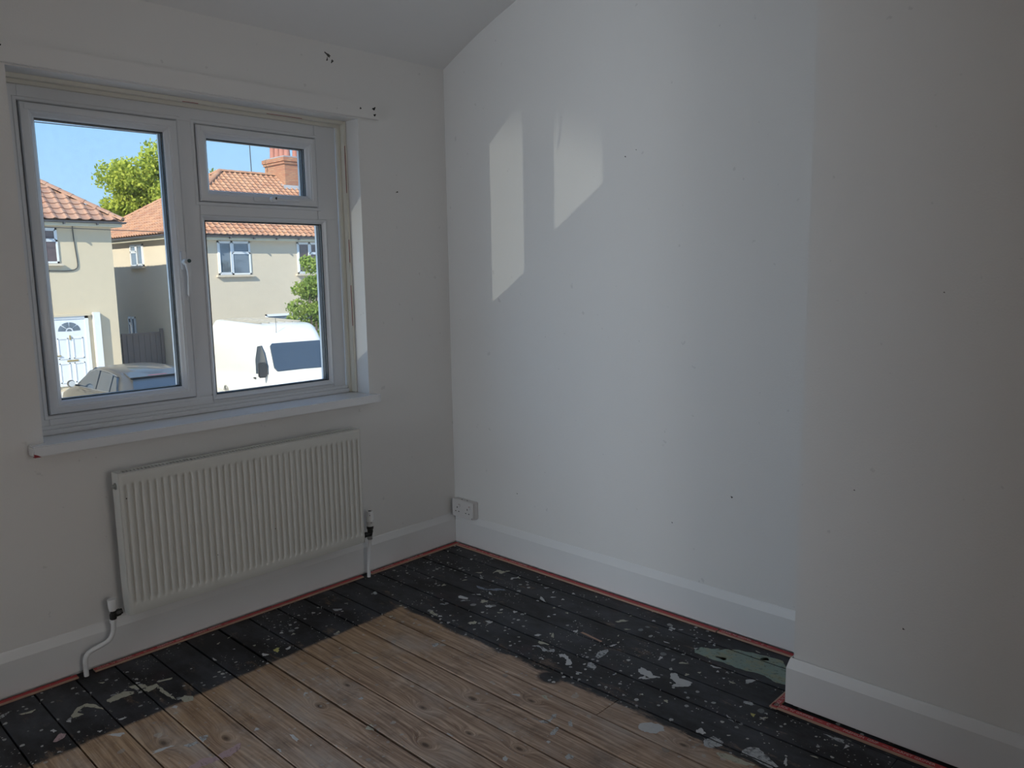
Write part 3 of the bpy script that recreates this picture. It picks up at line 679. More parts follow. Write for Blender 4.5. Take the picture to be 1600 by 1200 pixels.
# left lockshield valve, elbow and S-bend pipe
lv = empty('lockshield_valve', (-1.640, -.045, .20), parent=rad)
MB().lathe([(.0, 0), (.011, 0), (.0135, .012), (.015, .038), (.0145, .041), (.006, .042), (0, .042)], (-1.644, -.045, .208), seg=20).build('valve_cap', M['gloss'], lv, smooth=True, label='white plastic valve cap')
m = MB(); m.lathe([(0, 0), (.010, 0), (.012, .004), (.012, .020), (.008, .024), (.008, .036), (0, .036)], (-1.644, -.045, .176), seg=8)
m.lathe([(0, 0), (.009, 0), (.009, .012), (.013, .013), (.013, .026), (.010, .028), (.010, .034), (0, .034)], (-1.647, -.045, .192), axis=(1, 0, .15), seg=8)
m.build('valve_body', M['blackmetal'], lv, bevel=.0008, label='blackened brass valve body')
P_ = [(-1.645, -.043, .178), (-1.645, -.042, .150), (-1.647, -.040, .125), (-1.660, -.036, .102), (-1.690, -.034, .091), (-1.716, -.033, .086), (-1.733, -.033, .078), (-1.741, -.033, .062), (-1.742, -.033, .030), (-1.742, -.033, .001)]
MB().tube(P_, .0082, 14, 1).build('pipe', M['gloss'], rad, smooth=True, label='bent white painted pipe')
MB().lathe([(.0, 0), (.011, 0), (.0115, .010), (.009, .012), (0, .012)], (-1.645, -.043, .164), seg=8).build('pipe_nut', M['gloss'], rad)
# right thermostatic valve and straight pipe
tv = empty('thermostatic_valve', (-.561, -.055, .19), parent=rad)
MB().lathe([(0, 0), (.0150, 0), (.0162, .004), (.0162, .020), (.0170, .021), (.0170, .025), (.0162, .026), (.0162, .056), (.0135, .063), (.013, .068), (0, .068)], (-.557, -.055, .240), seg=22).build('valve_head', M['gloss'], tv, smooth=True, label='white thermostatic head with dark marks')
m = MB(); m.lathe([(0, 0), (.0095, 0), (.0105, .010), (.0125, .012), (.0125, .028), (.0155, .030), (.0155, .042), (0, .042)], (-.558, -.055, .198), seg=12)
m.lathe([(0, 0), (.009, 0), (.009, .016), (.0125, .017), (.0125, .030), (.009, .032), (.009, .050), (0, .050)], (-.560, -.055, .205), axis=(-1, 0, 0), seg=8)
m.build('valve_collar', M['blackmetal'], tv, bevel=.0006, label='black valve collar')
for a, z in ((3.6, .262), (4.4, .258), (5.1, .266), (4.1, .292)):
    MB().lathe([(0, 0), (.0022, 0), (0, .0007)], (-.557 + math.cos(a) * .0162, -.055 + math.sin(a) * .0162, z), axis=(math.cos(a), math.sin(a), 0), seg=6).build('valve_mark', M['dark'], tv)
MB().lathe([(0, 0), (.008, 0), (.006, .0007), (0, .0008)], (-.557, -.055, .308), seg=10).build('valve_mark', M['dark'], tv)
MB().lathe([(0, 0), (.0115, 0), (.0125, .006), (.0115, .014), (0, .016)], (-.561, -.055, .180), seg=14).build('pipe_nut', M['chrome'], rad, smooth=True)
MB().tube([(-.561, -.054, .184), (-.562, -.050, .12), (-.565, -.044, .05), (-.565, -.040, .001)], .0080, 14, 1).build('pipe', M['gloss'], rad, smooth=True, label='straight white painted pipe')

# ================================================================== SOCKET
so = empty('wall_socket', (-.02, -.083, .153), label='white double plug socket on right wall beside the corner above the skirting', cat='socket')
MB().box(-.018, WY, -.156, -.010, .1535, .2375).build('back_box', M['socket'], so, bevel=.002)
MB().box(-.027, -.018, -.157, -.009, .152, .239).build('face_plate', M['socket'], so, bevel=.003)
for cy in (-.047, -.119):
    for yy, zz, a, b_ in ((0, .024, .0022, .0042), (-.011, .004, .0036, .0020), (.011, .004, .0036, .0020)):
        MB().box(-.0276, -.0268, cy + yy - a, cy + yy + a, .176 + zz - b_, .176 + zz + b_).build('pin_hole', M['dark'], so)
    s_ = MB().box(-.0310, -.0270, cy - .022, cy - .012, .205, .221).build('rocker_switch', M['socket'], so, bevel=.001)
    MB().box(-.0315, -.0309, cy - .0195, cy - .0145, .2165, .2195).build('switch_mark', M['redpaint'], s_)
for u, v in ((-.062, .2378), (-.100, .2378)):
    MB().box(-.010, -.004, u - .003, u + .003, .2374, .2381).build('knockout_mark', M['dark'], so)
MB().lathe([(0, 0), (.0035, 0), (.003, .001), (0, .0012)], (-.0275, -.151, .160), axis=(-1, 0, 0), seg=10).build('screw', M['chrome'], so)

# ================================================================== OUTSIDE: the street and the houses opposite
M['render'] = simple('cream_rendered_wall', (0.64, 0.545, 0.43), 0.85, 0.06, 0.8, 25, 0.2, 0.01)
M['render2'] = simple('warm_cream_rendered_wall', (0.63, 0.53, 0.39), 0.85, 0.06, 0.8, 25, 0.2, 0.01)
M['eave'] = simple('cream_soffit_paint', (0.66, 0.61, 0.48), 0.7, 0.06, 3, 25, 0.1)
M['gutter'] = simple('grey_plastic_gutter', (0.10, 0.10, 0.115), 0.45, 0.2, 3, 25, 0.1)
M['pvcw'] = simple('white_house_window_frame', (0.74, 0.76, 0.80), 0.4, 0.03, 3, 25, 0.0)
M['tarmac'] = simple('pale_worn_tarmac', (0.36, 0.34, 0.32), 0.9, 0.2, 3, 40, 0.3, 0.01)
M['conc'] = simple('pale_concrete_drive', (0.60, 0.56, 0.50), 0.9, 0.15, 2, 40, 0.3, 0.01)
M['lead'] = simple('grey_lead_flashing', (0.38, 0.38, 0.40), 0.6, 0.2, 8, 25, 0.2)
M['pot'] = simple('terracotta_chimney_pot', (0.46, 0.19, 0.145), 0.8, 0.2, 8, 25, 0.2)
M['blackplastic'] = simple('black_plastic', (0.03, 0.03, 0.033), 0.5, 0.2, 8, 25, 0.1)
M['cable'] = simple('grey_cable', (0.06, 0.06, 0.065), 0.6, 0.2, 8, 25, 0.0)
M['brass'] = simple('brass_fittings', (0.50, 0.38, 0.18), 0.35, 0.2, 30, 25, 0.0, metal=0.6)
M['fence'] = simple('weathered_grey_fence_wood', (0.24, 0.20, 0.185), 0.9, 0.45, 5, 50, 0.4, 0.005)
M['bark'] = simple('grey_brown_bark', (0.13, 0.10, 0.075), 0.9, 0.4, 8, 25, 0.4, 0.01)

def tile_mat(name, a, b_, c):
    m, t = new_mat(name); n = NB(t); p = n.pos()
    rnd = n.n('ShaderNodeObjectInfo').outputs['Random']
    v = n.n('ShaderNodeTexVoronoi', {'Vector': n.scaled(p, (1, 1, 1)), 'Scale': 3.1}); cell = n.n('ShaderNodeSeparateColor', {0: v.outputs['Color']}).outputs[0]
    k = n.math('FRACT', n.math('ADD', cell, n.math('MULTIPLY', rnd, 3.3)))
    col = n.mix(k, a, b_)
    col = n.mix(n.math('MULTIPLY', n.ramp(n.noise(p, 9, 5, 0.7), [(0.45, 0), (0.7, 1)]), 0.7), col, c)
    n.out(col, 0.85, n.noise(p, 40, 3), 0.3, 0.004, spec=0.2); return m
M['tile'] = tile_mat('orange_clay_pantiles', (0.40, 0.19, 0.115), (0.54, 0.29, 0.17), (0.36, 0.26, 0.21))
M['tile2'] = tile_mat('pale_brown_orange_pantiles', (0.38, 0.20, 0.14), (0.48, 0.27, 0.18), (0.34, 0.26, 0.22))
def brick_mat():
    m, t = new_mat('chimney_brickwork'); n = NB(t); p = n.pos()
    x = n.n('ShaderNodeSeparateXYZ', {0: p})
    uv = n.n('ShaderNodeCombineXYZ', {0: n.math('ADD', x.outputs[0], x.outputs[1]), 1: x.outputs[2], 2: 0.0}).outputs[0]
    br = n.n('ShaderNodeTexBrick', {'Vector': uv, 'Color1': (0.46, 0.17, 0.09, 1), 'Color2': (0.58, 0.30, 0.16, 1), 'Mortar': (0.24, 0.16, 0.13, 1), 'Scale': 1.0, 'Mortar Size': 0.010, 'Brick Width': 0.225, 'Row Height': 0.075})
    n.out(n.mix(n.math('MULTIPLY', n.noise(p, 5, 4), 0.4), br.outputs['Color'], (0.30, 0.17, 0.13)), 0.9, br.outputs['Fac'], 0.4, 0.006, spec=0.2); return m
M['brick'] = brick_mat()
def pane_mat(name, col, rough=0.03):
    m, t = new_mat(name); n = NB(t)
    n.out(n.mix(n.ramp(n.noise(n.scaled(n.pos(), (1.2, 1.2, 2.2)), 1.0, 3, 0.6), [(0.45, 0), (0.6, 1)]), col, tuple(c * 0.6 for c in col)), rough, spec=0.9, coat=0.3); return m
M['hpane'] = pane_mat('house_window_glass', (0.16, 0.19, 0.23))
M['hpane_red_refl'] = pane_mat('house_glass_red_reflection', (0.13, 0.08, 0.075))  # brick-red colour paints in the reflection of a neighbouring house

# ground: road below our window, rising gently to the plots opposite
m = MB()
prof = [(0.27, -2.72), (7.0, -2.70), (14.0, -2.62), (20.0, -2.30), (24.0, -2.15), (70.0, -2.10)]
for (ya, za), (yb, zb) in zip(prof, prof[1:]): m.add([(-45, ya, za), (60, ya, za), (60, yb, zb), (-45, yb, zb)], [(0, 1, 2, 3)])
gr = m.build('ground', M['conc'], kind='structure', label='pale concrete drives and ground across the street')
MB().add([(-45, 3.0, -2.695), (60, 3.0, -2.695), (60, 9.5, -2.66), (-45, 9.5, -2.66)], [(0, 1, 2, 3)]).build('road', M['tarmac'], gr)
MB().box(-45, 60, 9.5, 9.65, -2.8, -2.56).build('kerb', M['lead'], gr)

def tile_mesh(wd, ln, mat):
    """one pantile: local x across, y up the slope, z out. Shared by every tile of a roof"""
    m = MB(); pr = []
    for k in range(7):
        t = k / 6; z = 0.046 * (0.5 - 0.5 * math.cos(2 * PI * min(1, max(0, (t - .45) / .55)))) - .006 * math.sin(PI * min(1, t / .45))
        pr.append((wd * (t - .5), z))
    vs = []
    for y, lift in ((-ln / 2, .034), (ln / 2, .006)):
        for x, z in pr: vs.append((x, y, z + lift))
    for x, z in pr: vs.append((x, -ln / 2, z + .012))
    fs = [(i, i + 1, i + 8, i + 7) for i in range(6)] + [(i + 14, i + 15, i + 1, i) for i in range(6)]
    m.add(vs, fs); return m
def slope_tiles(origin, ux, uy, inside, wd, gauge, nx, ny):
    """frames of tiles on a roof plane; ux across, uy up-slope (unit vectors)"""
    o = Vector(origin); ux = Vector(ux).normalized(); uy = Vector(uy).normalized(); un = ux.cross(uy)
    res = []
    for j in range(ny):
        for i in range(nx):
            a, b_ = (i + .5) * wd, (j + .5) * gauge
            if inside(a, b_): res.append(Matrix(((ux.x, uy.x, un.x, 0), (ux.y, uy.y, un.y, 0), (ux.z, uy.z, un.z, 0), (0, 0, 0, 1))))
            else: continue
            res[-1].translation = o + ux * a + uy * b_
    return res
def joined_tiles(name, frames, base, mat, parent):
    bv = np.array(base.v); m = MB()
    for f in frames:
        R_ = np.array(f.to_3x3()); v = bv @ R_.T + np.array(f.translation); m.add(v.tolist(), base.f)
    me = bpy.data.meshes.new(name); me.from_pydata(m.v, [], m.f); me.materials.append(mat); return obj(name, me, parent, kind='stuff')

def hip_house(nm, label, x0, x1, y0, depth, zg, ze, run, rise, hip_left, hip_right, mats, indiv=None, tw=.30, tg=.28, ridge_inset=0):
    """house whose front eave runs along x at y0-.3; returns the root"""
    wm, tm = mats
    root = empty(nm, ((x0 + x1) / 2, y0 + depth / 2, zg), label=label, cat='house', group='cream houses opposite')
    MB().box(x0, x1, y0, y0 + depth, zg - .3, ze - .02).build('walls', wm, root)
    ov = .28
    ex0, ex1, ey0, ey1 = x0 - ov, x1 + ov, y0 - ov, y0 + depth + ov
    yr = (ey0 + ey1) / 2; hy = yr - ey0; zr = ze + rise
    ax0 = ex0 + (run if hip_left else 0); ax1 = ex1 - (run if hip_right else 0)
    t = .02
    m = MB(); E_ = [(ex0, ey0, ze), (ex1, ey0, ze), (ex1, ey1, ze), (ex0, ey1, ze), (ax0, yr, zr), (ax1, yr, zr)]
    m.add(E_, [(0, 1, 5, 4), (2, 3, 4, 5), (3, 0, 4), (1, 2, 5), (0, 3, 2, 1)])
    roof = m.build('roof', tm, root)
    # soffit / fascia and gutter
    m = MB(); m.box(ex0 + .02, ex1 - .02, ey0 + .02, ey1 - .02, ze - .17, ze - .01); m.build('fascia', M['eave'], root)
    m = MB(); r = .06
    half = [(r * math.cos(a), r * math.sin(a)) for a in [PI + PI * k / 6 for k in range(7)]]
    pl = [(ey0 - .05 + a, ze - .02 + b_) for a, b_ in half]; m.prism(pl, ex0 - .06, ex1 + .06, 'x')
    if hip_left:
        pl = [(ex0 - .05 + a, ze - .02 + b_) for a, b_ in half]; m.prism(pl, ey0 - .06, ey1 + .06, 'y')
    if hip_right:
        pl = [(ex1 + .05 + a, ze - .02 + b_) for a, b_ in half]; m.prism(pl, ey0 - .06, ey1 + .06, 'y')
    m.build('gutter', M['gutter'], root)
    x = ex0 + .5
    while x < ex1: MB().box(x, x + .03, ey0 - .12, ey0 + .03, ze - .13, ze - .06).build('gutter_bracket', M['gutter'], root); x += .95
    # tiles
    sl = math.hypot(hy, rise); base = tile_mesh(tw, tg + .03, tm)
    uy = (0, hy / sl, rise / sl)
    L_ = ex1 - ex0
    def ins(a, b_):
        f = b_ / sl
        lo = run * f if hip_left else 0; hi = L_ - (run * f if hip_right else 0)
        return lo + .02 < a < hi - .02 and b_ < sl
    fr = slope_tiles((ex0, ey0 - .03, ze + .015), (1, 0, 0), uy, ins, tw, tg, int(L_ / tw) + 1, int(sl / tg) + 1)
    if indiv:
        near = [f for f in fr if indiv(f.translation)]; fr = [f for f in fr if not indiv(f.translation)]
        me = base.mesh('roof_tile', tm)
        for f in near[:300]:
            o = bpy.data.objects.new('roof_tile', me); COL.objects.link(o); o.parent = roof; o.matrix_basis = f
        fr += near[300:]
    if hip_left:
        s2 = math.hypot(run, rise); D_ = ey1 - ey0
        ins2 = lambda a, b_: (hy * b_ / s2 + .02 < a < D_ - hy * b_ / s2 - .02)
        fr += slope_tiles((ex0 - .03, ey1, ze + .015), (0, -1, 0), (run / s2, 0, rise / s2), ins2, tw, tg, int(D_ / tw) + 1, int(s2 / tg) + 1)
    if hip_right:
        s2 = math.hypot(run, rise); D_ = ey1 - ey0
        ins2 = lambda a, b_: (hy * b_ / s2 + .02 < a < D_ - hy * b_ / s2 - .02)
        fr += slope_tiles((ex1 + .03, ey0, ze + .015), (0, 1, 0), (-run / s2, 0, rise / s2), ins2, tw, tg, int(D_ / tw) + 1, int(s2 / tg) + 1)
    joined_tiles('roof_tiles', fr, base, tm, roof)
    # ridge and hip tiles: half-round, each piece overlapping the next
    def capline(A, B, name):
        A, B = Vector(A), Vector(B); n = max(1, int((B - A).length / .42)); m = MB(); d = (B - A) / n
        side = d.cross(Vector((0, 0, 1))).normalized(); up = side.cross(d).normalized()
        for k in range(n):
            p, q = A + d * k, A + d * (k + 1.06); vs = []
            for P, s_ in ((p, 1.0), (q, .88)):
                for j in range(7):
                    an = PI * j / 6; vs.append(P + side * math.cos(an) * .13 * s_ + up * (math.sin(an) * .10 * s_ + .01))
            m.add(vs, [(j, j + 1, j + 8, j + 7) for j in range(6)] + [tuple(range(7))])
        m.build(name, tm, roof)
    capline((ax0, yr, zr + .02), (ax1, yr, zr + .02), 'ridge_tiles')
    if hip_left:
        capline((ex0, ey0, ze + .03), (ax0, yr, zr + .03), 'hip_tiles'); capline((ex0, ey1, ze + .03), (ax0, yr, zr + .03), 'hip_tiles')
    if hip_right:
        capline((ex1, ey0, ze + .03), (ax1, yr, zr + .03), 'hip_tiles'); capline((ex1, ey1, ze + .03), (ax1, yr, zr + .03), 'hip_tiles')
    return root
def house_window(root, x0, x1, z0, z1, y, pane, split=.45, transom=.36, side=None, curtains=False):
    """white framed window set in a wall. side: None = front wall (faces -y); otherwise wall at x=y facing -x, x0..x1 are y"""
    def B(m, u0, u1, d0, d1, a, b_):
        if side is None: m.box(u0, u1, y + d0, y + d1, a, b_)
        else: m.box(y + d0, y + d1, u0, u1, a, b_)
    f = .055; xm = x0 + (x1 - x0) * split; zt = z1 - (z1 - z0) * transom
    m = MB()
    for a, b_, c, d in ((x0, x0 + f, z0, z1), (x1 - f, x1, z0, z1), (x0, x1, z0, z0 + f), (x0, x1, z1 - f, z1), (xm - f * .7, xm + f * .7, z0, z1)): B(m, a, b_, -.035, .03, c, d)
    lo, hi = (xm, x1)
    if transom: B(m, lo, hi, -.035, .03, zt - f * .5, zt + f * .5)
    w_ = m.build('window', M['pvcw'], root)
    m = MB(); s = .03      # opening sashes stand slightly proud
    for a, b_, c, d in (((x0 + f, xm - f * .7, z0 + f, z1 - f)),) + (((xm + f * .7, x1 - f, zt + f * .5, z1 - f),) if transom else ()):
        for q in ((a, a + s, c, d), (b_ - s, b_, c, d), (a, b_, c, c + s), (a, b_, d - s, d)): B(m, q[0], q[1], -.05, -.02, q[2], q[3])
    m.build('sash', M['pvcw'], w_)
    for a, b_, c, d in ((x0 + f, xm - f * .7, z0 + f, z1 - f), (xm + f * .7, x1 - f, z0 + f, (zt - f * .5) if transom else z1 - f)) + (((xm + f * .7, x1 - f, zt + f * .5, z1 - f),) if transom else ()):
        m = MB(); B(m, a, b_, -.012, -.004, c, d); m.build('pane', pane, w_)
    m = MB(); B(m, x0 - .09, x1 + .09, -.12, .02, z0 - .075, z0 - .01); m.build('sill', M['render'], w_)
    return w_

# ---- left house (nearer, hip to the right)
LY, LE, LX1_ = 24.0, 3.10, 7.13
lh = hip_house('semi_detached_house', 'cream house at the left with white fanlit front door and large brown orange tiles', -1.2, LX1_, LY, 8.0, -2.0, LE, 4.28, 3.0, False, True,
               (M['render2'], M['tile2']), indiv=lambda p: p.x > 3.4 and p.y < 26.6, tw=.335, tg=.30)
house_window(lh, 4.05, 5.55, 1.80, 2.86, LY, M['hpane_red_refl'], split=.5)
# door recess, door with fan light, post
dx0, dx1 = 5.17, 6.10
m = MB()
for a, b_, c, d in ((dx0 - .10, dx0, -2.0, .17), (dx1, dx1 + .10, -2.0, .17), (dx0 - .10, dx1 + .10, .09, .17)): m.box(a, b_, LY - .06, LY + .02, c, d)
m.build('door_frame', M['pvcw'], lh)
m = MB(); m.box(dx0, dx1, LY - .035, LY - .005, -2.0, .09)
door = m.build('front_door', M['pvcw'], lh)
cx_, cz_ = (dx0 + dx1) / 2, -.32; ro, ri = .32, .07
for k in range(4):
    a0, a1 = PI * (k + .06) / 4, PI * (k + .94) / 4; pl = []
    for j in range(5): a = a0 + (a1 - a0) * j / 4; pl.append((cx_ + ro * math.cos(a), cz_ + .03 + ro * .86 * math.sin(a)))
    for j in range(3): a = a1 + (a0 - a1) * j / 2; pl.append((cx_ + (ri + .04) * math.cos(a), cz_ + .03 + (ri + .04) * math.sin(a)))
    m = MB(); m.prism(pl, LY - .043, LY - .034, 'y'); m.build('fan_pane', M['hpane'], door)
m = MB(); m.prism([(cx_ + ri * math.cos(PI * j / 6), cz_ + .03 + ri * math.sin(PI * j / 6)) for j in range(7)], LY - .043, LY - .034, 'y'); m.build('fan_pane', M['hpane'], door)
m = MB()
for a, b_ in ((dx0 + .10, cx_ - .06), (cx_ + .06, dx1 - .10)):
    for c, d in ((-1.15, -.50), (-1.90, -1.28)):
        for q in ((a, a + .03, c, d), (b_ - .03, b_, c, d), (a, b_, c, c + .03), (a, b_, d - .03, d)): m.box(q[0], q[1], LY - .05, LY - .034, q[2], q[3])
m.build('door_panel', M['pvcw'], door)
MB().box(cx_ - .14, cx_ + .18, LY - .052, LY - .034, -1.24, -1.19).build('letter_box', M['brass'], door)
m = MB(); m.box(cx_ - .02, cx_ + .02, LY - .06, LY - .034, -.56, -.42); m.build('door_knocker', M['brass'], door)
m = MB(); m.box(dx0 + .05, dx0 + .16, LY - .08, LY - .034, -1.05, -1.02); m.build('door_handle', M['brass'], door)
MB().box(dx1 + .24, dx1 + .43, LY - .16, LY - .01, -2.0, .26).build('porch_post', M['pvcw'], lh, label='white flat porch post')
MB().box(dx0 - .6, dx1 + .16, LY - .10, LY, .17, .24).build('door_lintel', M['render2'], lh)
MB().tube([(6.0, LY - .03, 3.0), (6.02, LY - .02, 2.4), (6.07, LY - .02, 1.75), (6.02, LY - .02, 1.62), (5.8, LY - .02, 1.56), (5.3, LY - .02, 1.57), (4.4, LY - .02, 1.60)], .014, 6, 1).build('wall_cable', M['cable'], lh)

# ---- right house (hip to the left, chimney on the ridge)
RY, RE, RX0_ = 25.0, 2.80, 9.37
rh = hip_house('semi_detached_house', 'cream house at the right with orange tiled hip roof and brick chimney', RX0_, 23.0, RY, 7.6, -2.2, RE, 4.25, 2.78, True, True,
               (M['render'], M['tile']), tw=.235, tg=.235)
house_window(rh, 11.13, 12.42, 1.37, 2.60, RY, M['hpane'], split=.43)
house_window(rh, 14.42, 15.72, 1.37, 2.60, RY, M['hpane_red_refl'], split=.43)
house_window(rh, 12.89, 15.55, -1.35, -.17, RY, M['hpane'], split=.42, transom=.30)
house_window(rh, 27.2, 28.4, 1.74, 2.55, RX0_, M['hpane'], split=.5, side=1)
house_window(rh, 28.45, 29.15, -.95, -.17, RX0_, M['hpane'], split=.5, side=1)
# chimney
cy0, cy1, cx0, cx1 = 27.95, 29.60, 15.85, 17.35
m = MB(); m.box(cx0, cx1, cy0, cy1, 4.2, 6.05); ch = m.build('chimney_stack', M['brick'], rh)
m = MB(); m.box(cx0 - .05, cx1 + .05, cy0 - .05, cy1 + .05, 6.05, 6.16); m.box(cx0 - .09, cx1 + .09, cy0 - .09, cy1 + .09, 6.16, 6.32); m.build('chimney_corbel', M['brick'], ch)
m = MB(); m.box(cx0 - .02, cx1 + .02, cy0 - .02, cy1 + .02, 6.32, 6.38); m.build('chimney_cap', M['lead'], ch)
for k, (px, py) in enumerate([(cx0 + .30, cy0 + .25), (cx0 + .30, cy0 + .64), (cx0 + .30, cy0 + 1.03), (cx0 + .30, cy0 + 1.42), (cx0 + 1.1, cy0 + .35), (cx0 + 1.1, cy0 + .9)]):
    MB().lathe([(0, 0), (.15, 0), (.135, .08), (.115, .50), (.135, .52), (.135, .58), (.10, .58), (.095, .3), (0, .3)], (px, py, 6.36), seg=14).build('chimney_pot', M['pot'], ch, smooth=True)
m = MB()   # lead flashing where the stack meets the front slope
sl_ = 2.78 / 4.08
for (xa, xb) in ((cx0 - .12, cx0), ):
    m.add([(xa, cy0 - .12, RE + sl_ * (cy0 - .12 - 24.72) + .07), (xb, cy0 - .12, RE + sl_ * (cy0 - .12 - 24.72) + .07), (xb, 28.8, 5.62), (xa, 28.8, 5.62)], [(0, 1, 2, 3)])
m.add([(cx0 - .12, cy0 - .16, RE + sl_ * (cy0 - .16 - 24.72) + .06), (cx1 + .12, cy0 - .16, RE + sl_ * (cy0 - .16 - 24.72) + .06), (cx1 + .12, cy0 - .005, RE + sl_ * (cy0 - 24.72) + .15), (cx0 - .12, cy0 - .005, RE + sl_ * (cy0 - 24.72) + .15)], [(0, 1, 2, 3)])
m.build('flashing', M['lead'], ch)
MB().tube([(14.82, 28.9, 5.5), (14.80, 28.9, 7.6)], .02, 6).build('aerial_pole', M['cable'], rh)

# ---- fence and gate between the houses
fe = empty('garden_fence', (8.6, 26.0, -2.2), label='weathered grey close board fence between the two houses', cat='fence')
fm = MB(); x = 7.98
while x < 9.22: fm.box(x, x + .095, 26.0 + (.012 if int(x * 10) % 2 else 0), 26.03, -2.2, -.66 + random.uniform(-.01, .01)); x += .10
tag(fm.build('fence_boards', M['fence'], fe), kind='stuff')
for px, h_ in ((7.90, -.62), (9.24, -.52)): MB().box(px, px + .10, 25.95, 26.05, -2.2, h_).build('fence_post', M['fence'], fe)
MB().box(7.98, 9.25, 25.97, 26.03, -.68, -.63).build('fence_capping', M['fence'], fe)
ge = empty('garden_gate', (7.5, 26.0, -2.2), label='low boarded side gate next to the cream left house', cat='gate')
fm = MB(); x = 7.14
while x < 7.80: fm.box(x, x + .085, 25.995, 26.02, -2.2, -.70); x += .09
tag(fm.build('gate_boards', M['fence'], ge), kind='stuff')
for z in (-.72, -1.3, -2.0): MB().box(7.14, 7.89, 25.97, 25.99, z - .06, z).build('gate_rail', M['fence'], ge)

# ---- overhead wires
def wire(A, B, sag, r=.012):
    A, B = Vector(A), Vector(B); return MB().tube([A.lerp(B, k / 14) - Vector((0, 0, sag * 4 * (k / 14) * (1 - k / 14))) for k in range(15)], r, 5)
tag(wire((-8, 20, 3.05), (25, 23.4, 2.82), .25, .011).build('overhead_cable', M['cable']), 'thin overhead cable crossing below the two house gutters', 'cable')
tag(wire((-16.0, 12, 3.70), (18.0, 12, 4.07), .0, .009).build('overhead_cable', M['cable']), 'thin overhead cable high against the blue sky at upper left', 'cable')

# ---- trees and the shrub: trunk and limbs plus one mass of leaves
def leaf_mat(name, a, b_):
    m, t = new_mat(name); n = NB(t); p = n.pos()
    k = n.ramp(n.noise(p, 2.2, 5, 0.75), [(0.35, 0), (0.65, 1)])
    c = n.mix(k, a, b_)
    df = n.n('ShaderNodeBsdfDiffuse', {'Color': c}); tl = n.n('ShaderNodeBsdfTranslucent', {'Color': c})
    mx = n.n('ShaderNodeMixShader', {0: 0.42}); n.put(mx.inputs[1], df); n.put(mx.inputs[2], tl)
    o = n.n('ShaderNodeOutputMaterial'); t.links.new(mx.outputs[0], o.inputs[0]); return m
M['leaf1'] = leaf_mat('fresh_yellow_green_leaves', (0.27, 0.36, 0.06), (0.66, 0.66, 0.13))
M['leaf2'] = leaf_mat('dark_green_leaves', (0.06, 0.15, 0.06), (0.12, 0.24, 0.09))
M['leaf3'] = leaf_mat('mid_green_leaves', (0.14, 0.24, 0.05), (0.44, 0.52, 0.14))
def foliage(name, blobs, count, size, mat, parent, seed):
    rg = np.random.default_rng(seed)
    wts = np.array([b_[3] * b_[4] * b_[5] for b_ in blobs]) ** .75; wts /= wts.sum()
    idx = rg.choice(len(blobs), count, p=wts); B = np.array(blobs)[idx]
    d = rg.normal(size=(count, 3)); d /= np.linalg.norm(d, axis=1)[:, None]
    rr = rg.random(count) ** .30 * rg.normal(1.0, .10, count)
    c = B[:, :3] + d * B[:, 3:6] * rr[:, None]
    a = rg.normal(size=(count, 3)); a /= np.linalg.norm(a, axis=1)[:, None]
    b2 = np.cross(a, rg.normal(size=(count, 3))); b2 /= np.linalg.norm(b2, axis=1)[:, None]
    s = (size * rg.uniform(.6, 1.3, count))[:, None]
    v = np.stack([c - a * s, c + b2 * s * .5, c + a * s, c - b2 * s * .5], 1).reshape(-1, 3)
    me = bpy.data.meshes.new(name); me.vertices.add(len(v)); me.vertices.foreach_set('co', v.ravel())
    me.loops.add(count * 4); me.loops.foreach_set('vertex_index', np.arange(count * 4)); me.polygons.add(count)
    me.polygons.foreach_set('loop_start', np.arange(0, count * 4, 4)); me.polygons.foreach_set('loop_total', np.full(count, 4)); me.update()
    me.materials.append(mat); return obj(name, me, parent, kind='stuff')
def clump(cx, cy, cz, rx, ry, rz, n, s, seed):
    rg = np.random.default_rng(seed); out_ = []
    for _ in range(n):
        d = rg.normal(size=3); d /= np.linalg.norm(d); r = rg.random() ** .4
        k = s * rg.uniform(.6, 1.25)
        out_.append((cx + d[0] * rx * r, cy + d[1] * ry * r, cz + d[2] * rz * r, k, k, k * .75))
    return out_
t1 = empty('broadleaf_tree', (15.2, 40, -2.1), label='bright yellow green tree rising behind the gap between the houses', cat='tree')
MB().tube([(15.2, 40, -2.1), (15.1, 40, 1.5), (15.4, 40.2, 4.5), (15.0, 40, 6.8)], [.30, .25, .18, .08], 8, 1).build('trunk', M['bark'], t1, smooth=True)
bl = clump(15.6, 40, 5.0, 3.0, 2.6, 2.5, 34, 1.0, 1) + clump(12.6, 40, 3.8, 1.3, 1.5, 1.3, 8, .7, 2) + clump(16.0, 39.5, 7.0, 1.5, 1.4, .8, 7, .6, 5)
foliage('foliage', bl, 26000, .13, M['leaf1'], t1, 3)
t2 = empty('broadleaf_tree', (6.5, 44, -2.1), label='dark green tree top just showing behind the left house roof', cat='tree')
MB().tube([(6.5, 44, -2.1), (6.4, 44, 5.5)], [.3, .12], 8).build('trunk', M['bark'], t2)
foliage('foliage', clump(6.3, 44, 6.0, 1.9, 2.0, 1.9, 16, .8, 8), 9000, .13, M['leaf2'], t2, 9)
t3 = empty('tall_shrub', (12.9, 21.5, -2.25), label='tall leafy green shrub in front of the right house', cat='shrub')
for dx in (-.12, .05, .2): MB().tube([(12.9 + dx * .4, 21.5, -2.25), (12.85 + dx, 21.5, -.6), (12.9 + dx * 2, 21.45, 1.2)], [.05, .04, .015], 6, 1).build('stem', M['bark'], t3)
bl = clump(12.85, 21.5, .9, .42, .5, 1.1, 14, .34, 11) + clump(12.65, 21.5, -.6, .75, .6, .9, 14, .36, 12) + clump(12.9, 21.5, -1.7, .7, .6, .5, 8, .36, 13)
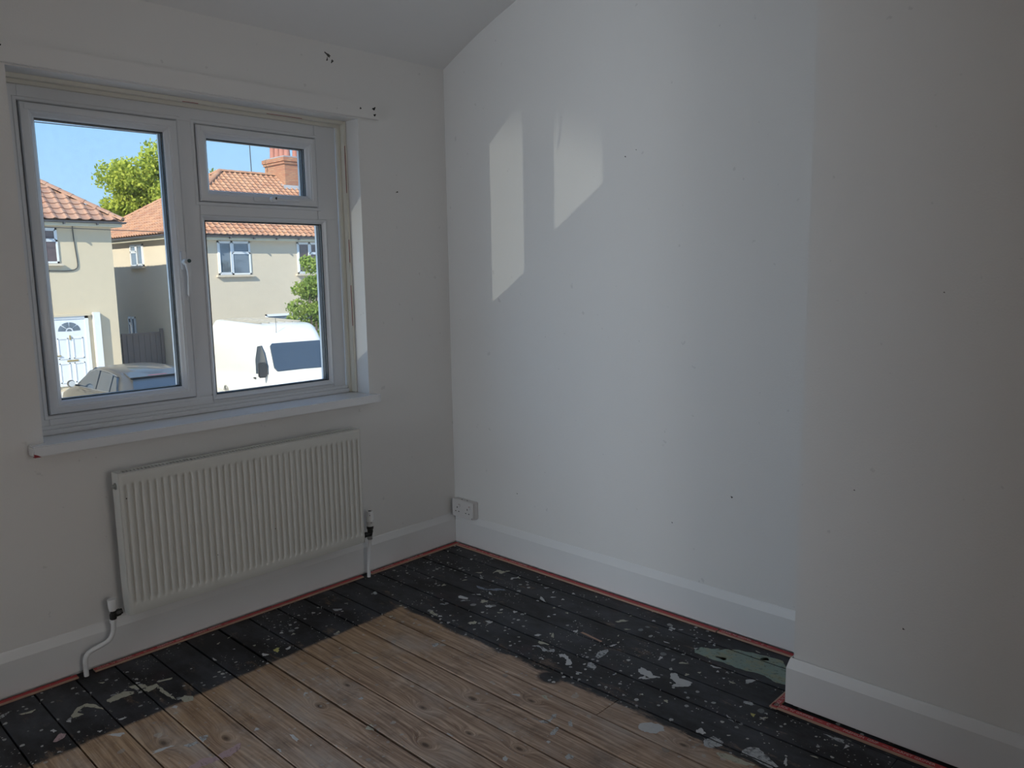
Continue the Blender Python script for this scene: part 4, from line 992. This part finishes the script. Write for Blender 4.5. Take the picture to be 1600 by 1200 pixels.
foliage('foliage', bl, 9000, .07, M['leaf3'], t3, 14)

# ================================================================== VEHICLES
M['van_white'] = simple('white_van_paint', (0.72, 0.70, 0.66), 0.25, 0.03, 2, 25, 0.0, coat=0.5)
M['vanrib'] = simple('dusty_cream_roof_rib', (0.42, 0.38, 0.32), 0.6, 0.1, 3, 30, 0)
M['car_grey'] = simple('dusty_grey_car_paint', (0.085, 0.078, 0.07), 0.33, 0.25, 3, 90, 0.05, metal=0.2, coat=0.4)
M['vglass'] = simple('vehicle_glass', (0.05, 0.07, 0.10), 0.06, 0.5, 6, 25, 0.0, spec=0.9)
M['tyre'] = simple('tyre_rubber', (0.02, 0.02, 0.02), 0.8, 0.2, 8, 25, 0.1)
M['alloy'] = simple('grey_alloy', (0.35, 0.35, 0.36), 0.35, 0.2, 8, 25, 0.0, metal=0.8)
M['redlens'] = simple('red_lamp_lens', (0.60, 0.03, 0.04), 0.2, 0.1, 8, 25, 0.0)
M['clearlens'] = simple('clear_lamp_lens', (0.60, 0.62, 0.64), 0.1, 0.1, 8, 25, 0.0)
def loft(sections, close=True):
    """sections: lists of points of equal length"""
    m = MB(); n = len(sections[0]); vs = [p for s in sections for p in s]; fs = []
    for i in range(len(sections) - 1):
        for k in range(n):
            k2 = (k + 1) % n; fs.append((i * n + k, i * n + k2, (i + 1) * n + k2, (i + 1) * n + k))
    fs.append(tuple(range(n))[::-1]); fs.append(tuple((len(sections) - 1) * n + k for k in range(n)))
    return m.add(vs, fs)
def local(me, root_m): me.transform(root_m)
def wheel(parent, x, y, z, r, wd, side, MX):
    m = MB(); m.lathe([(r * .62, -wd / 2), (r * .93, -wd / 2), (r, -wd * .35), (r, wd * .35), (r * .93, wd / 2), (r * .62, wd / 2)], (x, y, z), axis=(side, 0, 0), seg=28)
    me = m.mesh('wheel', M['tyre'], True); me.transform(MX); w_ = obj('wheel', me, parent)
    m = MB(); m.lathe([(0, wd * .30), (r * .16, wd * .36), (r * .20, wd * .28), (r * .56, wd * .30), (r * .62, wd * .48)], (x, y, z), axis=(side, 0, 0), seg=28)
    for k in range(5):
        a = 2 * PI * k / 5; c_, s_ = math.cos(a), math.sin(a)
        m.tube([(x + side * wd * .40, y + c_ * r * .14, z + s_ * r * .14), (x + side * wd * .40, y + c_ * r * .6, z + s_ * r * .6)], r * .06, 6)
    me = m.mesh('hub_cap', M['alloy'], True); me.transform(MX); obj('hub_cap', me, w_)
def vehicle(name, loc, ang, sc=(1, 1, 1), **kw):
    r_ = empty(name, loc, **kw)
    MX = Matrix.Translation(loc) @ Matrix.Rotation(ang, 4, 'Z') @ Matrix.Diagonal((*sc, 1))
    def part(nm, m, mat, smooth=False, bevel=0, parent=None, **k):
        me = m.mesh(nm, M[mat], smooth, bevel); me.transform(MX); return obj(nm, me, parent or r_, **k)
    return r_, MX, part

# ---- white high-roof panel van, nose at local y=0 facing -y
van, VX, vp = vehicle('panel_van', (9.33, 16.0, -2.80), math.radians(-8), (1, 1, 1.07), label='white high roof panel van parked facing us in front of the cream right house', cat='van')
VH, VW, VL = 2.56, .98, 5.7
def vsec(y, zt, hw, zb=.32, tuck=.08, sh=.20):
    """body section at y: flat floor, upright sides leaning in a little, rounded roof edge"""
    pts = [(-hw * .93, zb), (hw * .93, zb), (hw, zb + .15)]
    pts += [(hw, max(zb + .2, min(1.25, zt - sh - .05))), (hw - tuck * .6, zt - sh), (hw - tuck - .03, zt - sh * .45), (hw - tuck - .09, zt - sh * .14), (hw - tuck - .20, zt - .01), (0, zt + .012)]
    pts += [(-a, b_) for a, b_ in pts[2:8][::-1]]
    return [(a, y, b_) for a, b_ in pts]
secs = [vsec(.02, .72, .80, .38, .02, .10), vsec(.10, .95, .90, .34, .03, .10), vsec(.30, 1.13, .95, .32, .04, .10), vsec(.62, 1.27, .97, .32, .05, .10),
        vsec(.80, 1.42, .98, .32, .07, .13), vsec(1.02, 1.72, .98, .32, .10, .20), vsec(1.22, 1.98, .98, .32, .12, .26), vsec(1.38, 2.17, .98, .32, .12, .28), vsec(1.56, 2.34, .98, .32, .12, .27),
        vsec(1.82, 2.49, .98, .32, .10, .22), vsec(2.10, 2.55, .98, .32, .09, .20), vsec(3.5, VH, .98, .32, .09, .20), vsec(VL - .03, VH, .98, .32, .09, .20), vsec(VL, VH - .05, .95, .36, .09, .20)]
body = vp('body', loft(secs), 'van_white', smooth=True)
# windscreen follows the raked front between y .80 and 1.38
m = MB(); W1 = [(-.80, .735, 1.395), (.80, .735, 1.395), (.86, .80, 1.49), (.79, 1.20, 2.03), (.72, 1.245, 2.08), (-.72, 1.245, 2.08), (-.79, 1.20, 2.03), (-.86, .80, 1.49)]
m.add(W1 + [(a, b_ + .05, c - .02) for a, b_, c in W1], [tuple(range(8)), tuple(range(8, 16))[::-1]] + [(i, (i + 1) % 8, 8 + (i + 1) % 8, 8 + i) for i in range(8)])
vp('windscreen', m, 'vglass')
for s in (-1, 1):
    m = MB(); pl = [(.98, 1.30), (1.90, 1.24), (1.95, 1.62), (1.80, 1.98), (1.50, 2.02), (1.28, 1.84), (1.05, 1.50)]
    x = s * .985; q = [(x - s * (.045 * max(0, (c - 1.25)) / .8), b_, c) for b_, c in pl]
    m.add(q + [(a - s * .03, b_, c) for a, b_, c in q], [tuple(range(7)), tuple(range(7, 14))[::-1]] + [(i, (i + 1) % 7, 7 + (i + 1) % 7, 7 + i) for i in range(7)])
    vp('side_window', m, 'vglass')
    m = MB(); m.box(*sorted((s * 1.00, s * 1.24)), .98, 1.08, 1.22, 1.62); mir = vp('wing_mirror', m, 'blackplastic', bevel=.03)
    m = MB(); m.box(*sorted((s * .97, s * 1.03)), 1.92, 2.02, 1.10, 1.135); vp('door_handle', m, 'blackplastic')
    wheel(van, s * .86, 1.0, .35, .35, .24, s, VX); wheel(van, s * .86, 4.6, .35, .35, .24, s, VX)
    m = MB(); m.box(*sorted((s * .55, s * .86)), .00, .12, .74, .98); vp('headlamp', m, 'clearlens', bevel=.03)
m = MB(); m.box(-.55, .55, -.01, .08, .62, .80); vp('grille', m, 'blackplastic', bevel=.02)
m = MB(); m.box(-.93, .93, -.05, .12, .32, .56); vp('bumper', m, 'blackplastic', bevel=.03)
m = MB()
for x in (-.60, -.36, -.12, .12, .36, .60): m.box(x - .03, x + .03, 2.3, 5.5, 2.552, 2.585)
tag(vp('roof_ribs', m, 'vanrib', bevel=.008), kind='stuff')
m = MB(); m.tube([(-.45, 1.55, 2.33), (-.47, 1.50, 2.72)], .006, 6); vp('roof_aerial', m, 'blackplastic')
m = MB(); m.tube([(-.45, 1.02, 1.68), (.35, .86, 1.48)], .010, 6); m.tube([(.20, 1.0, 1.62), (.75, .84, 1.46)], .010, 6); vp('wiper', m, 'blackplastic')

# ---- grey hatchback seen from behind, tail at local y=0, pointing away
car, CX, cp_ = vehicle('hatchback_car', (4.92, 15.3, -2.40), math.radians(0), (1.10, 1.10, 1.10), label='dusty grey hatchback parked pointing away towards the left house', cat='car')
def csec(y, zt, hw, zb=.22, sh=.16, side=.62):
    pts = [(-hw * .9, zb), (hw * .9, zb), (hw * .985, zb + .12), (hw, max(zb + .14, min(side, zt - sh))), (hw * .97, zt - sh * .55), (hw * .90, zt - sh * .18), (hw * .70, zt - .01), (0, zt + .02)]
    pts += [(-a, b_) for a, b_ in pts[2:7][::-1]]
    return [(a, y, b_) for a, b_ in pts]
secs = [csec(0, .62, .72, .35), csec(.04, .80, .80, .28), csec(.10, .98, .84, .24), csec(.35, 1.0, .87), csec(1.2, .97, .885), csec(2.2, .96, .885), csec(3.05, .95, .88), csec(3.5, .90, .87), csec(3.95, .80, .83), csec(4.18, .64, .74, .26), csec(4.24, .5, .68, .30)]
cp_('body', loft(secs), 'car_grey', smooth=True)
def gsec(y, zt, hb, ht, zb=.90):
    pts = [(-hb, zb), (hb, zb), (hb - (hb - ht) * .55, zb + (zt - zb) * .62), (ht + .025, zt - .055), (ht - .05, zt - .012), (ht * .5, zt + .012), (0, zt + .018)]
    pts += [(-a, b_) for a, b_ in pts[2:6][::-1]]
    return [(a, y, b_) for a, b_ in pts]
gs = [gsec(.16, 1.03, .74, .62), gsec(.32, 1.20, .78, .60), gsec(.50, 1.345, .80, .58), gsec(.80, 1.405, .81, .585), gsec(1.4, 1.455, .82, .59), gsec(2.0, 1.455, .82, .585), gsec(2.45, 1.40, .815, .57), gsec(2.85, 1.20, .80, .60), gsec(3.25, .985, .78, .66)]
cp_('roof', loft(gs), 'car_grey', smooth=True)
def plate(P4, d, off):
    m = MB(); n = len(P4); o = Vector(off)
    m.add([Vector(p) + o * d for p in P4] + [Vector(p) - o * .03 for p in P4], [tuple(range(n)), tuple(range(n, 2 * n))[::-1]] + [(i, (i + 1) % n, n + (i + 1) % n, n + i) for i in range(n)]); return m
# rear screen
cp_('rear_screen', plate([(-.60, .165, 1.06), (.60, .165, 1.06), (.56, .30, 1.19), (.50, .455, 1.315), (-.50, .455, 1.315), (-.56, .30, 1.19)], .012, (0, -.75, .66)), 'vglass')
cp_('windscreen', plate([(-.66, 3.16, 1.03), (.66, 3.16, 1.03), (.53, 2.52, 1.385), (-.53, 2.52, 1.385)], .012, (0, .5, .86)), 'vglass')
def gx(z, s): return s * (.815 - (z - .90) / .5 * .17 + .004)
for s in (-1, 1):
    for pl in ([(.62, 1.02), (.95, 1.00), (.95, 1.33), (.80, 1.315)], [(1.02, 1.00), (1.72, .99), (1.72, 1.385), (1.08, 1.36), (1.02, 1.34)], [(1.80, .99), (2.88, .985), (2.80, 1.05), (2.40, 1.345), (2.20, 1.385), (1.80, 1.39)]):
        cp_('side_window', plate([(gx(z, s), y, z) for y, z in pl], .016, (s, 0, .3)), 'vglass')
    m = MB(); m.tube([(gx(1.01, s) + s * .02, .60, 1.01), (gx(1.0, s) + s * .02, 1.8, .985), (gx(1, s) + s * .02, 2.92, .975)], .010, 6)
    m.tube([(gx(1.32, s) + s * .012, .78, 1.345), (gx(1.40, s) + s * .012, 1.4, 1.405), (gx(1.40, s) + s * .012, 2.2, 1.405), (gx(1.1, s) + s * .012, 2.78, 1.10), (gx(.98, s) + s * .02, 2.94, .98)], .010, 6, 1)
    cp_('window_trim', m, 'alloy')
    m = MB(); m.lathe([(0, -.05), (.07, -.04), (.085, .0), (.075, .05), (0, .06)], (s * .99, 2.72, 1.06), axis=(0, 1, 0), seg=14); mi = cp_('wing_mirror', m, 'car_grey', smooth=True)
    m = MB(); m.lathe([(0, 0), (.066, 0), (.066, .008), (0, .010)], (s * .99, 2.665, 1.06), axis=(0, -1, 0), seg=16); cp_('mirror_glass', m, 'clearlens', parent=mi)
    m = MB(); m.tube([(s * .80, 2.76, .99), (s * .94, 2.74, 1.03)], .02, 6); cp_('mirror_arm', m, 'blackplastic')
    wheel(car, s * .79, .78, .32, .32, .20, s, CX); wheel(car, s * .79, 3.38, .32, .32, .20, s, CX)
    m = MB(); m.box(*sorted((s * .62, s * .84)), -.01, .12, .68, .90); cp_('tail_lamp', m, 'redlens', bevel=.03)
    m = MB(); m.box(*sorted((s * .875, s * .90)), 1.72, 1.86, .80, .83); cp_('door_handle', m, 'car_grey', bevel=.005)
m = MB(); m.box(-.20, .20, .415, .50, 1.325, 1.35); cp_('brake_light', m, 'redlens', bevel=.006, label='red high level brake light')
m = MB(); m.add([(-.58, .36, 1.335), (.58, .36, 1.335), (.56, .78, 1.412), (-.56, .78, 1.412), (-.58, .38, 1.315), (.58, .38, 1.315), (.56, .78, 1.38), (-.56, .78, 1.38)], [(0, 1, 2, 3), (4, 7, 6, 5), (0, 4, 5, 1), (1, 5, 6, 2), (3, 2, 6, 7), (0, 3, 7, 4)])
cp_('rear_spoiler', m, 'car_grey', bevel=.006)
m = MB(); m.box(-.78, .78, -.06, .10, .30, .52); cp_('bumper', m, 'car_grey', bevel=.03)
m = MB(); m.box(-.26, .26, -.015, .01, .68, .79); cp_('number_plate', m, 'clearlens')
